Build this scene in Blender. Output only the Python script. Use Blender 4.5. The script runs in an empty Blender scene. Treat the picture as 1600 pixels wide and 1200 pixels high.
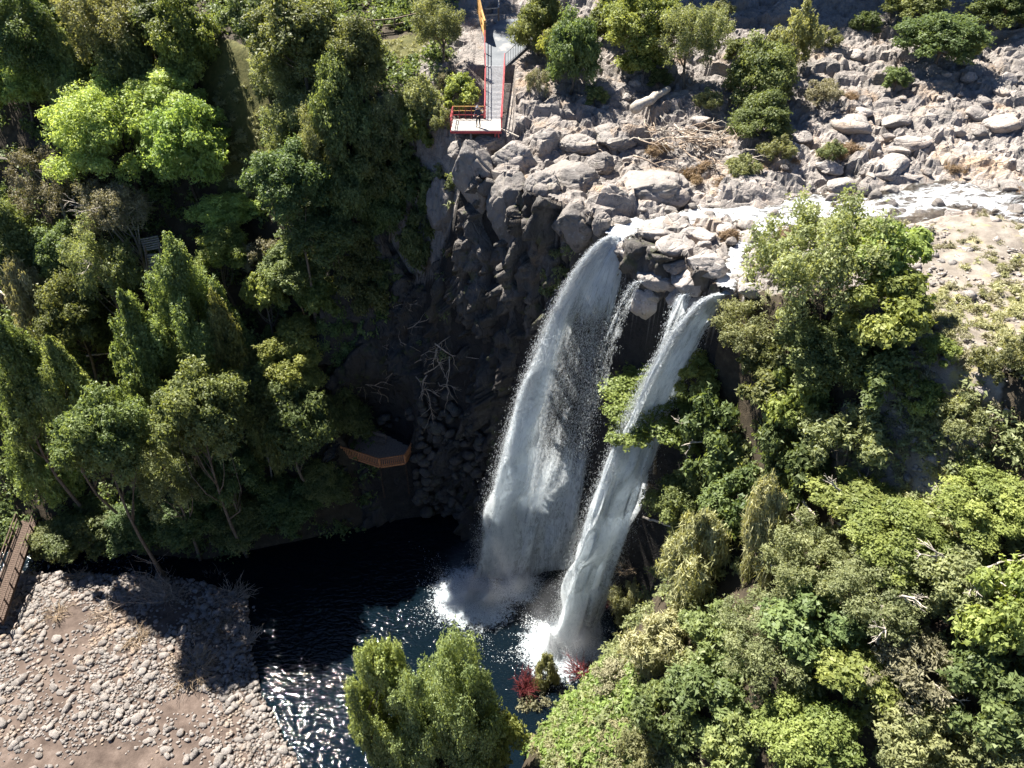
import bpy, math, random
import numpy as np
from mathutils import Vector, Matrix

# ------------------------------------------------------------------ camera, sky, sun, exposure
scene = bpy.context.scene
COL = scene.collection
PITCH = math.radians(37.0); FPX = 1142.0; CAMZ = 59.0
cam = bpy.data.cameras.new('camera'); cam.sensor_width = 36.0; cam.lens = 36.0 * FPX / 1600.0
cam.clip_start = 0.5; cam.clip_end = 800.0
cam_ob = bpy.data.objects.new('camera', cam); COL.objects.link(cam_ob)
cam_ob.location = (0, 0, CAMZ); cam_ob.rotation_euler = (math.radians(90) - PITCH, 0, 0)
scene.camera = cam_ob

SUN_AZ = math.radians(-45.0)      # left of the view direction (+y)
SUN_EL = math.radians(56.0)
SUN = Vector((math.sin(SUN_AZ) * math.cos(SUN_EL), math.cos(SUN_AZ) * math.cos(SUN_EL), math.sin(SUN_EL)))
world = bpy.data.worlds.new('World'); scene.world = world; world.use_nodes = True
wn = world.node_tree.nodes; wl = world.node_tree.links
sky = wn.new('ShaderNodeTexSky'); sky.sky_type = 'NISHITA'; sky.sun_disc = False
sky.altitude = 1500; sky.air_density = 0.65; sky.dust_density = 0.15; sky.ozone_density = 6.0
sky.sun_elevation = SUN_EL; sky.sun_rotation = SUN_AZ
wl.new(sky.outputs[0], wn['Background'].inputs[0]); wn['Background'].inputs[1].default_value = 0.05
sl = bpy.data.lights.new('sun', 'SUN'); sl.energy = 5.0; sl.angle = math.radians(0.55); sl.color = (1.0, 0.95, 0.86)
sun_ob = bpy.data.objects.new('sun', sl); COL.objects.link(sun_ob)
sun_ob.rotation_euler = SUN.to_track_quat('Z', 'Y').to_euler(); sun_ob.location = (-60, 60, 120)
vs = scene.view_settings; vs.view_transform = 'Standard'; vs.look = 'None'; vs.gamma = 1.0
vs.use_curve_mapping = False; vs.exposure = 2.0
scene.cycles.max_bounces = 6; scene.cycles.diffuse_bounces = 2; scene.cycles.glossy_bounces = 2
scene.cycles.transmission_bounces = 3; scene.cycles.transparent_max_bounces = 14
scene.cycles.use_denoising = True

RNG = np.random.default_rng(7)
random.seed(7)
R = math.radians

# ------------------------------------------------------------------ noise
def _h(ix, iy, iz, seed):
    h = (ix.astype(np.int64) * 374761393 + iy.astype(np.int64) * 668265263 + iz.astype(np.int64) * 2147483647 + seed * 1274126177) & 0xFFFFFFFF
    h = ((h ^ (h >> 13)) * 1274126177) & 0xFFFFFFFF
    h = ((h ^ (h >> 15)) * 2246822519) & 0xFFFFFFFF
    return ((h ^ (h >> 16)) & 0xFFFFFF) / float(0xFFFFFF)

def vnoise(P, seed=0):
    i = np.floor(P).astype(np.int64); f = P - i; f = f * f * f * (f * (f * 6 - 15) + 10)
    r = 0
    for dx in (0, 1):
        wx = f[:, 0] if dx else 1 - f[:, 0]
        for dy in (0, 1):
            wy = f[:, 1] if dy else 1 - f[:, 1]
            for dz in (0, 1):
                wz = f[:, 2] if dz else 1 - f[:, 2]
                r = r + wx * wy * wz * _h(i[:, 0] + dx, i[:, 1] + dy, i[:, 2] + dz, seed)
    return r * 2 - 1

def fbm(P, octv=4, seed=0, gain=0.5):
    a, s, r = 1.0, 0.0, 0
    for k in range(octv):
        r = r + a * vnoise(P * (2.03 ** k) + 17.3 * k, seed + k); s += a; a *= gain
    return r / s

def worley(P, seed=0, jit=0.9):
    i = np.floor(P).astype(np.int64); f1 = np.full(len(P), 9.0); f2 = f1.copy(); cid = np.zeros(len(P)); off = np.zeros(P.shape)
    for dx in (-1, 0, 1):
        for dy in (-1, 0, 1):
            for dz in (-1, 0, 1):
                jx, jy, jz = i[:, 0] + dx, i[:, 1] + dy, i[:, 2] + dz
                qx = jx + .5 + jit * (_h(jx, jy, jz, seed) - .5); qy = jy + .5 + jit * (_h(jx, jy, jz, seed + 11) - .5)
                qz = jz + .5 + jit * (_h(jx, jy, jz, seed + 23) - .5)
                d = np.sqrt((P[:, 0] - qx) ** 2 + (P[:, 1] - qy) ** 2 + (P[:, 2] - qz) ** 2)
                c = _h(jx, jy, jz, seed + 37)
                nearer = d < f1
                f2 = np.where(nearer, f1, np.minimum(f2, d)); cid = np.where(nearer, c, cid); off = np.where(nearer[:, None], P - np.stack([qx, qy, qz], 1), off); f1 = np.where(nearer, d, f1)
    worley.off = off
    return f1, f2, cid
def facet(P, seed, tilt):
    'a randomly tilted plane in every cell: value, gap to the cell border'
    a, b, c = worley(P, seed); o = worley.off; g1 = np.modf(c * 7919.0)[0] * 2 - 1; g2 = np.modf(c * 104729.0)[0] * 2 - 1; g3 = np.modf(c * 31337.0)[0] * 2 - 1
    return c + tilt * (o[:, 0] * g1 + o[:, 1] * g2 + o[:, 2] * g3), b - a

def sstep(a, b, x):
    t = np.clip((x - a) / (b - a), 0, 1); return t * t * (3 - 2 * t)

# ------------------------------------------------------------------ photograph pixel -> place
CP, SP = math.cos(PITCH), math.sin(PITCH)
def ray(px, py):
    u = 600.0 - py
    return np.array([px - 800.0, FPX * CP + u * SP, -FPX * SP + u * CP])
def atz(px, py, z):
    d = ray(px, py); t = (z - CAMZ) / d[2]
    return np.array([d[0] * t, d[1] * t, z])
def depth(p): return p[1] * CP + (CAMZ - p[2]) * SP

# ------------------------------------------------------------------ the lie of the land
TOE = np.array([(-110, 46), (-75, 47), (-53, 50.5), (-40, 49.5), (-31, 48.5), (-22, 51), (-14, 53.5), (-7, 55), (-2, 53), (3, 49.5), (6.6, 46.4), (9.4, 42.6),
                (11.3, 39.2), (9.6, 37.0), (7.0, 35.2), (4.2, 32.8), (1.2, 29.5), (-1.0, 24), (1, 16), (8, 4), (10, -15), (10, -45)], float)
RIM = np.array([(-110, 88), (-75, 87), (-48, 84), (-32, 80), (-22, 74), (-14, 66), (-8.2, 61.6), (-3.8, 58.2), (0.3, 54), (4.4, 50.4), (7.6, 47.2), (10.4, 43.6),
                (13.2, 40.3), (16.5, 36), (21, 31), (27.5, 25), (38, 14), (46, 0), (50, -20), (50, -45)], float)
def pdist(x, y, poly, closed=False):
    best = np.full(x.shape, 1e9); n = len(poly)
    for k in range(n if closed else n - 1):
        a = poly[k]; b = poly[(k + 1) % n]; ab = b - a
        t = np.clip(((x - a[0]) * ab[0] + (y - a[1]) * ab[1]) / (ab @ ab + 1e-9), 0, 1)
        best = np.minimum(best, np.hypot(x - a[0] - t * ab[0], y - a[1] - t * ab[1]))
    return best
def inside(x, y, poly):
    r = np.zeros(x.shape, bool); n = len(poly)
    for k in range(n):
        a = poly[k]; b = poly[(k + 1) % n]
        c = ((a[1] > y) != (b[1] > y)) & (x < (b[0] - a[0]) * (y - a[1]) / (b[1] - a[1] + 1e-12) + a[0])
        r ^= c
    return r
TOE_POLY = np.vstack([TOE, [(-110, -45)]]); RIM_POLY = np.vstack([RIM, [(-110, -45)]])
# water of the basin: pool and the outlet running off along the foot of the slope
POOL = np.array([(-80, 47.6), (-53, 50.2), (-31, 48.8), (-14, 55), (-4, 56), (8, 47), (13, 38), (8, 34.5), (4.5, 32), (0.5, 26), (-3, 18), (-8, 15), (-14, 22), (-17, 28.4),
                 (-21.5, 34), (-24.0, 39.5), (-25.5, 44.2), (-33, 46.4), (-53, 47.2), (-80, 45.2)], float)
RIVER = [  # centre line on the plateau with half widths
    np.array([atz(1720, 330, 38.2), atz(1600, 312, 38.0), atz(1500, 292, 37.7), atz(1390, 318, 37.4), atz(1290, 315, 37.2), atz(1200, 330, 37.0), atz(1120, 326, 36.8),
              atz(1050, 342, 36.7), atz(990, 352, 36.5), atz(945, 385, 36.1)])[:, :2],
    np.array([atz(1290, 325, 37.2), atz(1200, 350, 37.0), atz(1155, 385, 36.7), atz(1142, 430, 36.2), atz(1128, 462, 36.0)])[:, :2]]
RIVER_W = [np.array([3.2, 3.0, 2.8, 3.0, 2.4, 1.7, 1.3, 1.1, 1.0, 1.2]), np.array([1.6, 1.4, 0.7, 0.7, .9])]
def river_rel(x, y):
    """distance to the river centre line over its half width (1 = bank)"""
    best = np.full(x.shape, 99.0)
    for pl, w in zip(RIVER, RIVER_W):
        for k in range(len(pl) - 1):
            a, b = pl[k], pl[k + 1]; ab = b - a
            t = np.clip(((x - a[0]) * ab[0] + (y - a[1]) * ab[1]) / (ab @ ab), 0, 1)
            d = np.hypot(x - a[0] - t * ab[0], y - a[1] - t * ab[1])
            best = np.minimum(best, d / (w[k] + (w[k + 1] - w[k]) * t))
    return best
PATH = np.array([atz(757, 129, 40.0), atz(791, 129, 40.0), atz(836, 82, 41.6), atz(812, 58, 42.6), atz(815, 34, 43.6), atz(770, 30, 43.9), atz(776, 44, 43.2), atz(752, 62, 42.4), atz(757, 90, 41.2)])[:, :2]
def upper(x, y):
    u = 36.6 + 0.26 * np.maximum(0, y - 56) + 0.035 * np.maximum(0, x - 14) + 0.06 * np.maximum(0, 43 - y) * (x > 10)
    u = u - 0.10 * np.maximum(0, y - 90)
    rr = river_rel(x, y)
    u = u + 0.5 * sstep(1.0, 1.7, rr) - 0.55 * (1 - sstep(0.5, 1.05, rr))
    return u
def lower(x, y):
    d = pdist(x, y, POOL, True); ins = inside(x, y, POOL)
    return np.where(ins, -0.25 - 1.2 * sstep(0, 3, d), np.minimum(0.08 + 0.16 * d, 0.5 + 0.06 * d))
def H(x, y):
    x = np.asarray(x, float); y = np.asarray(y, float)
    dT = pdist(x, y, TOE); dR = pdist(x, y, RIM)
    f = dT / (dT + dR + 1e-6); f = np.where(inside(x, y, TOE_POLY), 0, np.where(inside(x, y, RIM_POLY), f, 1))
    L = lower(x, y); U = upper(x, y); z = L + (U - L) * f
    d = np.hypot(x + 13.8, (y - 57.6) * 1.15)
    return np.minimum(z, 7.3 + 4.5 * np.maximum(0, d - 3.3))
def h1(x, y): return float(H(np.array([x]), np.array([y]))[0])
_S = np.arange(6, 135, 0.12)
def cast(px, py, h=0.0):
    """first point along the sight line through a photograph pixel lying h above the ground"""
    d = ray(px, py); d = d / math.hypot(d[0], d[1])
    x, y, z = d[0] * _S, d[1] * _S, CAMZ + d[2] * _S
    below = np.nonzero(z - H(x, y) - h < 0)[0]
    k = below[0] if len(below) else len(_S) - 1
    return np.array([x[k], y[k], z[k]])

# ------------------------------------------------------------------ mesh and object helpers
class MB:
    def __init__(s): s.v = []; s.f = []; s.n = 0
    def add(s, V, F):
        s.v.append(np.asarray(V, float)); s.f += [tuple(int(i) + s.n for i in q) for q in F]; s.n += len(V)
    def box(s, c, size, rot=None):
        c = np.asarray(c, float); h = np.asarray(size, float) / 2
        V = np.array([(x, y, z) for x in (-1, 1) for y in (-1, 1) for z in (-1, 1)]) * h
        if rot is not None: V = V @ np.array(rot).T
        s.add(V + c, [(0, 1, 3, 2), (4, 6, 7, 5), (0, 4, 5, 1), (2, 3, 7, 6), (0, 2, 6, 4), (1, 5, 7, 3)])
    def bar(s, a, b, w, h=None, up=(0, 0, 1)):
        """a squared bar between two points"""
        a = np.asarray(a, float); b = np.asarray(b, float); h = h or w
        d = b - a; L = np.linalg.norm(d); d = d / L; up = np.asarray(up, float)
        if abs(d @ up) > 0.98: up = np.array([0, 1.0, 0])
        sx = np.cross(d, up); sx /= np.linalg.norm(sx); sz = np.cross(sx, d)
        s.box((a + b) / 2, (w, L, h), np.column_stack([sx, d, sz]))
    def tube(s, pts, rad, k=6, cap=True):
        pts = np.asarray(pts, float); n = len(pts); rad = np.broadcast_to(rad, (n,))
        t = np.gradient(pts, axis=0); t /= np.linalg.norm(t, axis=1)[:, None] + 1e-9
        ref = np.array([0.31, 0.22, 0.92]) if abs(t[0, 2]) < .9 else np.array([1.0, 0.1, 0])
        a = np.cross(t, ref); a /= np.linalg.norm(a, axis=1)[:, None] + 1e-9; b = np.cross(t, a)
        ang = np.arange(k) * 2 * math.pi / k
        V = (pts[:, None] + rad[:, None, None] * (np.cos(ang)[None, :, None] * a[:, None] + np.sin(ang)[None, :, None] * b[:, None])).reshape(-1, 3)
        F = [(i * k + j, i * k + (j + 1) % k, (i + 1) * k + (j + 1) % k, (i + 1) * k + j) for i in range(n - 1) for j in range(k)]
        if cap: F += [tuple(range(k))[::-1], tuple((n - 1) * k + j for j in range(k))]
        s.add(V, F)
    def mesh(s, name, mat, smooth=False):
        me = bpy.data.meshes.new(name); me.from_pydata(np.vstack(s.v).tolist(), [], s.f); me.materials.append(mat)
        if smooth: me.shade_smooth()
        return me
    def build(s, name, mat, parent=None, smooth=False):
        return link(name, s.mesh(name, mat, smooth), parent)

def np_mesh(name, V, F, mat, attrs=None, smooth=False):
    """mesh from arrays; F is n x k"""
    me = bpy.data.meshes.new(name); V = np.asarray(V, np.float32); F = np.asarray(F, np.int32); n, k = F.shape
    me.vertices.add(len(V)); me.vertices.foreach_set('co', V.ravel())
    me.loops.add(n * k); me.loops.foreach_set('vertex_index', F.ravel())
    me.polygons.add(n); me.polygons.foreach_set('loop_start', np.arange(0, n * k, k, dtype=np.int32))
    me.update(calc_edges=True)
    for an, (dom, arr) in (attrs or {}).items():
        a = me.attributes.new(an, 'FLOAT', dom); a.data.foreach_set('value', np.asarray(arr, np.float32))
    if smooth: me.shade_smooth()
    if mat: me.materials.append(mat)
    return me
def link(name, me, parent=None):
    o = bpy.data.objects.new(name, me); COL.objects.link(o)
    if parent is not None: o.parent = parent
    return o
def tag(o, label=None, cat=None, group=None, kind=None):
    if label: o['label'] = label
    if cat: o['category'] = cat
    if group: o['group'] = group
    if kind: o['kind'] = kind
    return o
def thing(name, label, cat, loc=(0, 0, 0), rz=0, group=None):
    o = bpy.data.objects.new(name, None); COL.objects.link(o); o.location = loc; o.rotation_euler = (0, 0, rz); o.empty_display_size = .3
    return tag(o, label, cat, group)
def grid_faces(nu, nv):
    i = np.arange(nu * nv).reshape(nu, nv)
    return np.stack([i[:-1, :-1], i[1:, :-1], i[1:, 1:], i[:-1, 1:]], -1).reshape(-1, 4)

# ------------------------------------------------------------------ materials
class NT:
    def __init__(s, name):
        s.m = bpy.data.materials.new(name); s.m.use_nodes = True; s.t = s.m.node_tree; s.n = s.t.nodes; s.n.clear()
        s.out = s.n.new('ShaderNodeOutputMaterial')
    def new(s, ty, **kw):
        n = s.n.new('ShaderNode' + ty)
        for k, v in kw.items():
            if k.startswith('i_'): 
                key = k[2:]; key = int(key) if key.isdigit() else key.replace('_', ' ')
                s.put(n.inputs[key], v)
            else: setattr(n, k, v)
        return n
    def put(s, inp, v):
        if hasattr(v, 'is_linked') or hasattr(v, 'links'): s.t.links.new(v, inp)
        else: inp.default_value = v
    def noise(s, scale, detail=4, rough=.55, vec=None, dist=0):
        n = s.new('TexNoise'); n.inputs['Scale'].default_value = scale; n.inputs['Detail'].default_value = detail
        n.inputs['Roughness'].default_value = rough; n.inputs['Distortion'].default_value = dist
        if vec is not None: s.put(n.inputs['Vector'], vec)
        return n.outputs['Fac']
    def vor(s, scale, feature='F1', out='Distance', vec=None):
        n = s.new('TexVoronoi', feature=feature); n.inputs['Scale'].default_value = scale
        if vec is not None: s.put(n.inputs['Vector'], vec)
        return n.outputs[out]
    def ramp(s, fac, stops):
        n = s.new('ValToRGB'); s.put(n.inputs[0], fac); el = n.color_ramp.elements
        while len(el) < len(stops): el.new(.5)
        for e, (p, c) in zip(el, stops): e.position = p; e.color = (*c, 1) if len(c) == 3 else c
        return n.outputs[0]
    def mix(s, fac, a, b, mode='MIX'):
        n = s.new('Mix', data_type='RGBA', blend_type=mode); s.put(n.inputs[0], fac); s.put(n.inputs[6], (*a, 1) if isinstance(a, tuple) else a); s.put(n.inputs[7], (*b, 1) if isinstance(b, tuple) else b)
        return n.outputs[2]
    def math(s, op, a, b=0.0, clamp=False):
        n = s.new('Math', operation=op, use_clamp=clamp); s.put(n.inputs[0], a); s.put(n.inputs[1], b); return n.outputs[0]
    def maprange(s, v, a, b, c=0.0, d=1.0, smooth=True):
        n = s.new('MapRange', interpolation_type='SMOOTHSTEP' if smooth else 'LINEAR'); s.put(n.inputs[0], v)
        for k, q in zip((1, 2, 3, 4), (a, b, c, d)): n.inputs[k].default_value = q
        return n.outputs[0]
    def attr(s, name): return s.new('Attribute', attribute_name=name).outputs['Fac']
    def pos(s): return s.new('NewGeometry').outputs['Position']
    def objco(s): return s.new('TexCoord').outputs['Object']
    def bump(s, h, strength=.5, dist=.1, normal=None):
        n = s.new('Bump'); n.inputs['Strength'].default_value = strength; n.inputs['Distance'].default_value = dist; s.put(n.inputs['Height'], h)
        if normal is not None: s.put(n.inputs['Normal'], normal)
        return n.outputs[0]
    def pbr(s, col, rough=.8, normal=None, spec=.3, metal=0.0, ior=1.5):
        n = s.new('BsdfPrincipled'); s.put(n.inputs['Base Color'], (*col, 1) if isinstance(col, tuple) else col); s.put(n.inputs['Roughness'], rough)
        n.inputs['Specular IOR Level'].default_value = spec; n.inputs['IOR'].default_value = ior; n.inputs['Metallic'].default_value = metal
        if normal is not None: s.put(n.inputs['Normal'], normal)
        return n.outputs[0]
    def mixsh(s, fac, a, b):
        n = s.new('MixShader'); s.put(n.inputs[0], fac); s.t.links.new(a, n.inputs[1]); s.t.links.new(b, n.inputs[2]); return n.outputs[0]
    def done(s, sh): s.t.links.new(sh, s.out.inputs[0]); return s.m

def rock_colour(t, vec, tone=1.0, warm=0.5, spots=True):
    c1 = t.ramp(t.noise(.9, 6, .6, vec), [(.25, (.13 * tone, .125 * tone, .12 * tone)), (.5, (.275 * tone, .245 * tone, .225 * tone)), (.78, (.44 * tone, .385 * tone, .35 * tone))])
    w = t.maprange(t.noise(.35, 4, .6, vec), .5, .72, 0, warm)
    c2 = t.mix(w, c1, (.36 * tone, .26 * tone, .18 * tone))
    if spots:
        sp = t.maprange(t.noise(9, 3, .7, vec), .55, .7, 0, .55); c2 = t.mix(sp, c2, (.5 * tone, .49 * tone, .45 * tone))
        dk = t.maprange(t.noise(3.1, 5, .7, vec), .56, .68, 0, .7); c2 = t.mix(dk, c2, (.07 * tone, .065 * tone, .06 * tone))
    return c2
def rock_bump(t, vec, scale=1.0, strength=.7):
    cr = t.maprange(t.vor(1.3 * scale, 'DISTANCE_TO_EDGE', vec=t.mix(.25, vec, t.new('TexNoise', i_Scale=1.5 * scale, i_Vector=vec).outputs['Color'])), 0, .07)
    n1 = t.noise(4 * scale, 8, .65, vec); n2 = t.noise(16 * scale, 5, .6, vec)
    hgt = t.math('ADD', t.math('MULTIPLY', cr, .35), t.math('ADD', t.math('MULTIPLY', n1, .9), t.math('MULTIPLY', n2, .3)))
    return t.bump(hgt, strength, .22), cr
def rock_mat(name, tone=1.0, warm=.5, scale=1.0, moss=0.0):
    t = NT(name); v = t.objco(); c = rock_colour(t, v, tone, warm); b, cr = rock_bump(t, v, scale)
    oi = t.new('ObjectInfo').outputs['Random']
    hsv = t.new('HueSaturation'); t.put(hsv.inputs['Color'], c); t.put(hsv.inputs['Value'], t.maprange(oi, 0, 1, .78, 1.22, False)); c = hsv.outputs[0]
    if moss:
        nz = t.new('SeparateXYZ', i_0=t.new('NewGeometry').outputs['Normal']).outputs[2]
        mk = t.math('MULTIPLY', t.maprange(t.noise(1.7, 5, .6, v), .5, .62), t.maprange(nz, -.2, .5)); c = t.mix(t.math('MULTIPLY', mk, moss), c, (.07, .085, .025))
    return t.done(t.pbr(c, .78, b, .25))
M = {}
M['boulder'] = rock_mat('grey_boulder_rock', .72, .35, .8, .15)
M['lip'] = rock_mat('pale_lip_rock', 1.0, .6, .9)
M['beach'] = rock_mat('beach_stone', .98, .9, 2.0)
M['talus'] = rock_mat('dark_talus_rock', .27, .1, 1.2, .3)

def simple(name, col, rough=.6, spec=.3, metal=0.0, var=.25, scale=6.0, bump=.2):
    t = NT(name); v = t.objco(); n = t.noise(scale, 5, .6, v)
    c = t.mix(t.maprange(n, .3, .7), tuple(x * (1 - var) for x in col), tuple(min(1, x * (1 + var)) for x in col))
    return t.done(t.pbr(c, rough, t.bump(n, bump, .02), spec, metal))
M['red_paint'] = simple('red_painted_steel', (.27, .035, .04), .55, .3)
M['orange_paint'] = simple('orange_painted_rail', (.40, .22, .07), .6, .3)
M['grey_steel'] = simple('dark_grey_steel', (.10, .10, .11), .5, .4)
M['galv'] = simple('galvanised_steel_grating', (.36, .36, .37), .45, .5, .3)
M['plate'] = simple('pale_floor_plate', (.30, .28, .255), .55, .3, 0, .12)
M['deck_wood'] = simple('weathered_deck_board', (.20, .16, .13), .75, .2, 0, .3, 9)
M['rail_wood'] = simple('varnished_red_brown_wood', (.40, .17, .075), .5, .35, 0, .3, 9)
M['dark_wood'] = simple('dark_brown_wood', (.075, .052, .04), .85, .2, 0, .4, 8)
M['old_wood'] = simple('old_grey_brown_wood', (.17, .13, .10), .8, .2, 0, .35, 8)
M['pale_wood'] = simple('bleached_pale_wood', (.36, .32, .27), .8, .15, 0, .25, 5, .5)
M['drift'] = simple('grey_driftwood', (.33, .26, .20), .85, .1, 0, .35, 5, .5)
M['bark'] = simple('brown_grey_bark', (.13, .105, .08), .9, .1, 0, .4, 5, .8)
M['pale_bark'] = simple('pale_dead_bark', (.36, .32, .27), .9, .1, 0, .35, 6, .6)
M['dark_bark'] = simple('dark_wet_bark', (.045, .032, .024), .85, .15, 0, .4, 5, .8)
M['red_twig'] = simple('dark_red_twig', (.11, .022, .024), .8, .2)
M['dry_twig'] = simple('dry_beige_twig', (.30, .23, .16), .9, .1)
M['concrete'] = None

def leaf_mat(name, dark, light, trans=.48, hue=.03, gloss=.25):
    t = NT(name); a = t.attr('tint')
    c = t.ramp(a, [(0, dark), (.55, tuple((p + q) / 2 for p, q in zip(dark, light))), (1, light)])
    oi = t.new('ObjectInfo').outputs['Random']
    hsv = t.new('HueSaturation'); t.put(hsv.inputs['Color'], c); t.put(hsv.inputs['Hue'], t.maprange(oi, 0, 1, .497 - hue, .497 + hue, False)); hsv.inputs['Saturation'].default_value = .86
    t.put(hsv.inputs['Value'], t.maprange(t.math('FRACT', t.math('MULTIPLY', oi, 7.31)), 0, 1, 1.08, 1.55, False)); c = hsv.outputs[0]
    p = t.pbr(c, .5, None, gloss)
    tr = t.new('BsdfTranslucent'); warm = t.mix(1.0, c, (1.15, 1.1, .55), 'MULTIPLY'); t.put(tr.inputs[0], warm)
    return t.done(t.mixsh(trans, p, tr.outputs[0]))
LEAF = {
    'pillar': leaf_mat('soft_green_leaf', (.085, .125, .03), (.25, .30, .09), .4, .01), 'bushy': leaf_mat('soft_grey_green_leaf', (.09, .13, .036), (.26, .31, .11), .4, .01),
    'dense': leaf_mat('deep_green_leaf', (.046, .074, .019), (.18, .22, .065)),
    'lime': leaf_mat('fresh_lime_leaf', (.18, .27, .05), (.36, .46, .11), .5, .015),
    'olive': leaf_mat('olive_grey_leaf', (.085, .105, .038), (.28, .295, .12), .48, .02),
    'droop': leaf_mat('mid_green_drooping_leaf', (.085, .115, .028), (.27, .31, .095), .48),
    'round': leaf_mat('yellow_green_leaf', (.085, .12, .02), (.27, .31, .06), .48, .02),
    'pale': leaf_mat('pale_beige_leaf', (.12, .115, .06), (.25, .235, .14), .3, .02, .1),
    'shaggy': leaf_mat('straw_green_blade', (.13, .135, .05), (.34, .325, .16), .35, .02),
    'fern': leaf_mat('bright_ground_leaf', (.09, .15, .02), (.20, .29, .05), .4, .02),
    'dry': leaf_mat('dry_rust_leaf', (.12, .075, .035), (.26, .19, .10), .25, .02, .1),
}

# ------------------------------------------------------------------ terrain
def strokes(x, y, pts, soft=1.0):
    """1 near any of the ground spots given as photograph pixel and radius in metres"""
    m = np.zeros(x.shape); w = 1 + .5 * fbm(np.stack([x, y, x * 0], 1) * .45, 4, 15)
    for px, py, r in pts:
        p = cast(px, py); m = np.maximum(m, 1 - sstep(r * .55, r * 1.35, np.hypot(x - p[0], y - p[1]) * w))
    return m
SAND = [(1480, 400, 4.5), (1550, 380, 4), (1590, 420, 5), (1480, 460, 4), (1500, 520, 3.2), (1475, 570, 3), (1485, 630, 2), (1452, 690, 1.8), (1440, 380, 3), (1390, 365, 2.5), (1435, 742, 1.9), (1405, 772, .9), (1180, 960, .8),
        (1660, 420, 6), (1680, 350, 5)]
MEADOW = [(350, 130, 3), (365, 170, 3.4), (380, 215, 3.2), (385, 255, 3), (375, 290, 2.4), (632, 78, 2.2), (1560, 480, 3), (1530, 540, 2.5), (1590, 540, 3), (1440, 770, 2)]
xs = np.concatenate([np.arange(-112, -58, 2.0), np.arange(-58, -10, .55), np.arange(-10, 46, .24), np.arange(46, 70, .7), np.arange(70, 131, 3.0)])
ys = np.concatenate([np.arange(-45, 10, 2.5), np.arange(10, 36, .6), np.arange(36, 84, .25), np.arange(84, 100, .6), np.arange(100, 171, 3.0)])
gx, gy = np.meshgrid(xs, ys, indexing='ij'); X = gx.ravel(); Y = gy.ravel()
Z = H(X, Y)
dR = pdist(X, Y, RIM); inrim = inside(X, Y, RIM_POLY); intoe = inside(X, Y, TOE_POLY); rr = river_rel(X, Y); dpath = np.where(inside(X, Y, PATH), 0, pdist(X, Y, PATH, True))
sand = strokes(X, Y, SAND); meadow = strokes(X, Y, MEADOW)
P3 = np.stack([X, Y, Z * 1.0], 1)
plate = (~inrim).astype(float)
rock = plate * sstep(-14, -4, X + 5 * vnoise(P3 * .2, 2)) * sstep(36, 40, Y)
rock = rock * (1 - .9 * sand) * (1 - meadow)
rock = np.maximum(rock, np.where(inrim & ~intoe & (X > -16) & (X < 13.5) & (Y > 36), 1, 0))
wp = fbm(P3 * .35, 2, 5)[:, None] * .3
fa, ga = facet(P3 * np.array([.24, .34, 0.0]) + wp, 3, .75); fb, gb = facet(P3 * np.array([.7, .9, 0.0]) + wp * 1.5, 9, .8); fc, gc = facet(P3 * np.array([1.7, 2.0, 0.0]) + wp * 3, 19, 1.0)
blocks = (fa - .4) * .95 + (fb - .5) * .30 + (fc - .5) * .10 - .45 * (1 - sstep(0, .07, ga)) - .22 * (1 - sstep(0, .09, gb)) - .06 * (1 - sstep(0, .1, gc))
calm = sstep(.8, 1.5, rr) * sstep(.4, 3.5, dpath)
Zd = Z + rock * plate * blocks * calm * .9 + (fbm(P3 * .8, 4, 21) * .14 + fbm(P3 * .22, 3, 22) * .6 * plate) * sstep(.2, 2.5, dpath) * np.where(intoe, .5, 1.0) * sstep(.6, 1.4, rr)
Zd = np.where((X > -5.4) & (X < .3) & (Y > 59.5) & (Y < PATH[0][1] + .3), np.minimum(Zd, np.where((Y < 63.6) & (Zd < 38.6), Zd, 38.6 + .13 * np.maximum(0, Y - 61)) + .9 * np.maximum(0, -2.7 - X) * (Y > 64.5)), Zd)
Zd = np.where(dpath < 1.0, np.minimum(Zd, 40.42 + .268 * (Y - 69.0) - .15), Zd)
t = NT('ground_cover')
v = t.pos(); rk = rock_colour(t, v, .78, .85); soil = t.ramp(t.noise(1.3, 6, .65, v), [(.3, (.022, .018, .012)), (.6, (.055, .043, .029)), (.8, (.11, .088, .06))])
sandc = t.ramp(t.noise(1.1, 7, .65, v), [(.25, (.10, .085, .07)), (.5, (.19, .165, .14)), (.8, (.29, .265, .23))])
grassc = t.ramp(t.noise(2.0, 6, .7, v), [(.3, (.045, .05, .014)), (.6, (.10, .095, .032)), (.8, (.16, .135, .06))])
beachc = t.ramp(t.noise(.6, 6, .65, v), [(.3, (.045, .032, .026)), (.55, (.10, .075, .062)), (.8, (.19, .15, .13))])
nz = t.noise(1.6, 5, .6, v); rk = t.mix(t.math('MULTIPLY', t.attr('washed'), t.maprange(t.noise(.35, 4, .6, v), .38, .55)), rk, rock_colour(t, v, .98, .9)); rk = t.mix(t.attr('wall'), rk, rock_colour(t, v, .11, .3))  # dark rock inside the rim, toned darker still for the hollow's shade
def edge(an): return t.maprange(t.math('ADD', t.attr(an), t.math('MULTIPLY', t.math('SUBTRACT', nz, .5), .9)), .35, .6)
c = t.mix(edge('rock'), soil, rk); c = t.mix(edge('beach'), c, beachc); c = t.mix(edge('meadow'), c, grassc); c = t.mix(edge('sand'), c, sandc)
dry = t.math('MULTIPLY', edge('sand'), t.maprange(t.noise(.5, 4, .6, v), .56, .66)); c = t.mix(t.math('MULTIPLY', dry, .7), c, (.30, .26, .10))
b1, cr = rock_bump(t, v, 1.1, .75); b2 = t.bump(t.math('ADD', t.noise(3, 8, .7, v), t.math('MULTIPLY', t.noise(17, 4, .7, v), .4)), .6, .15)
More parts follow.
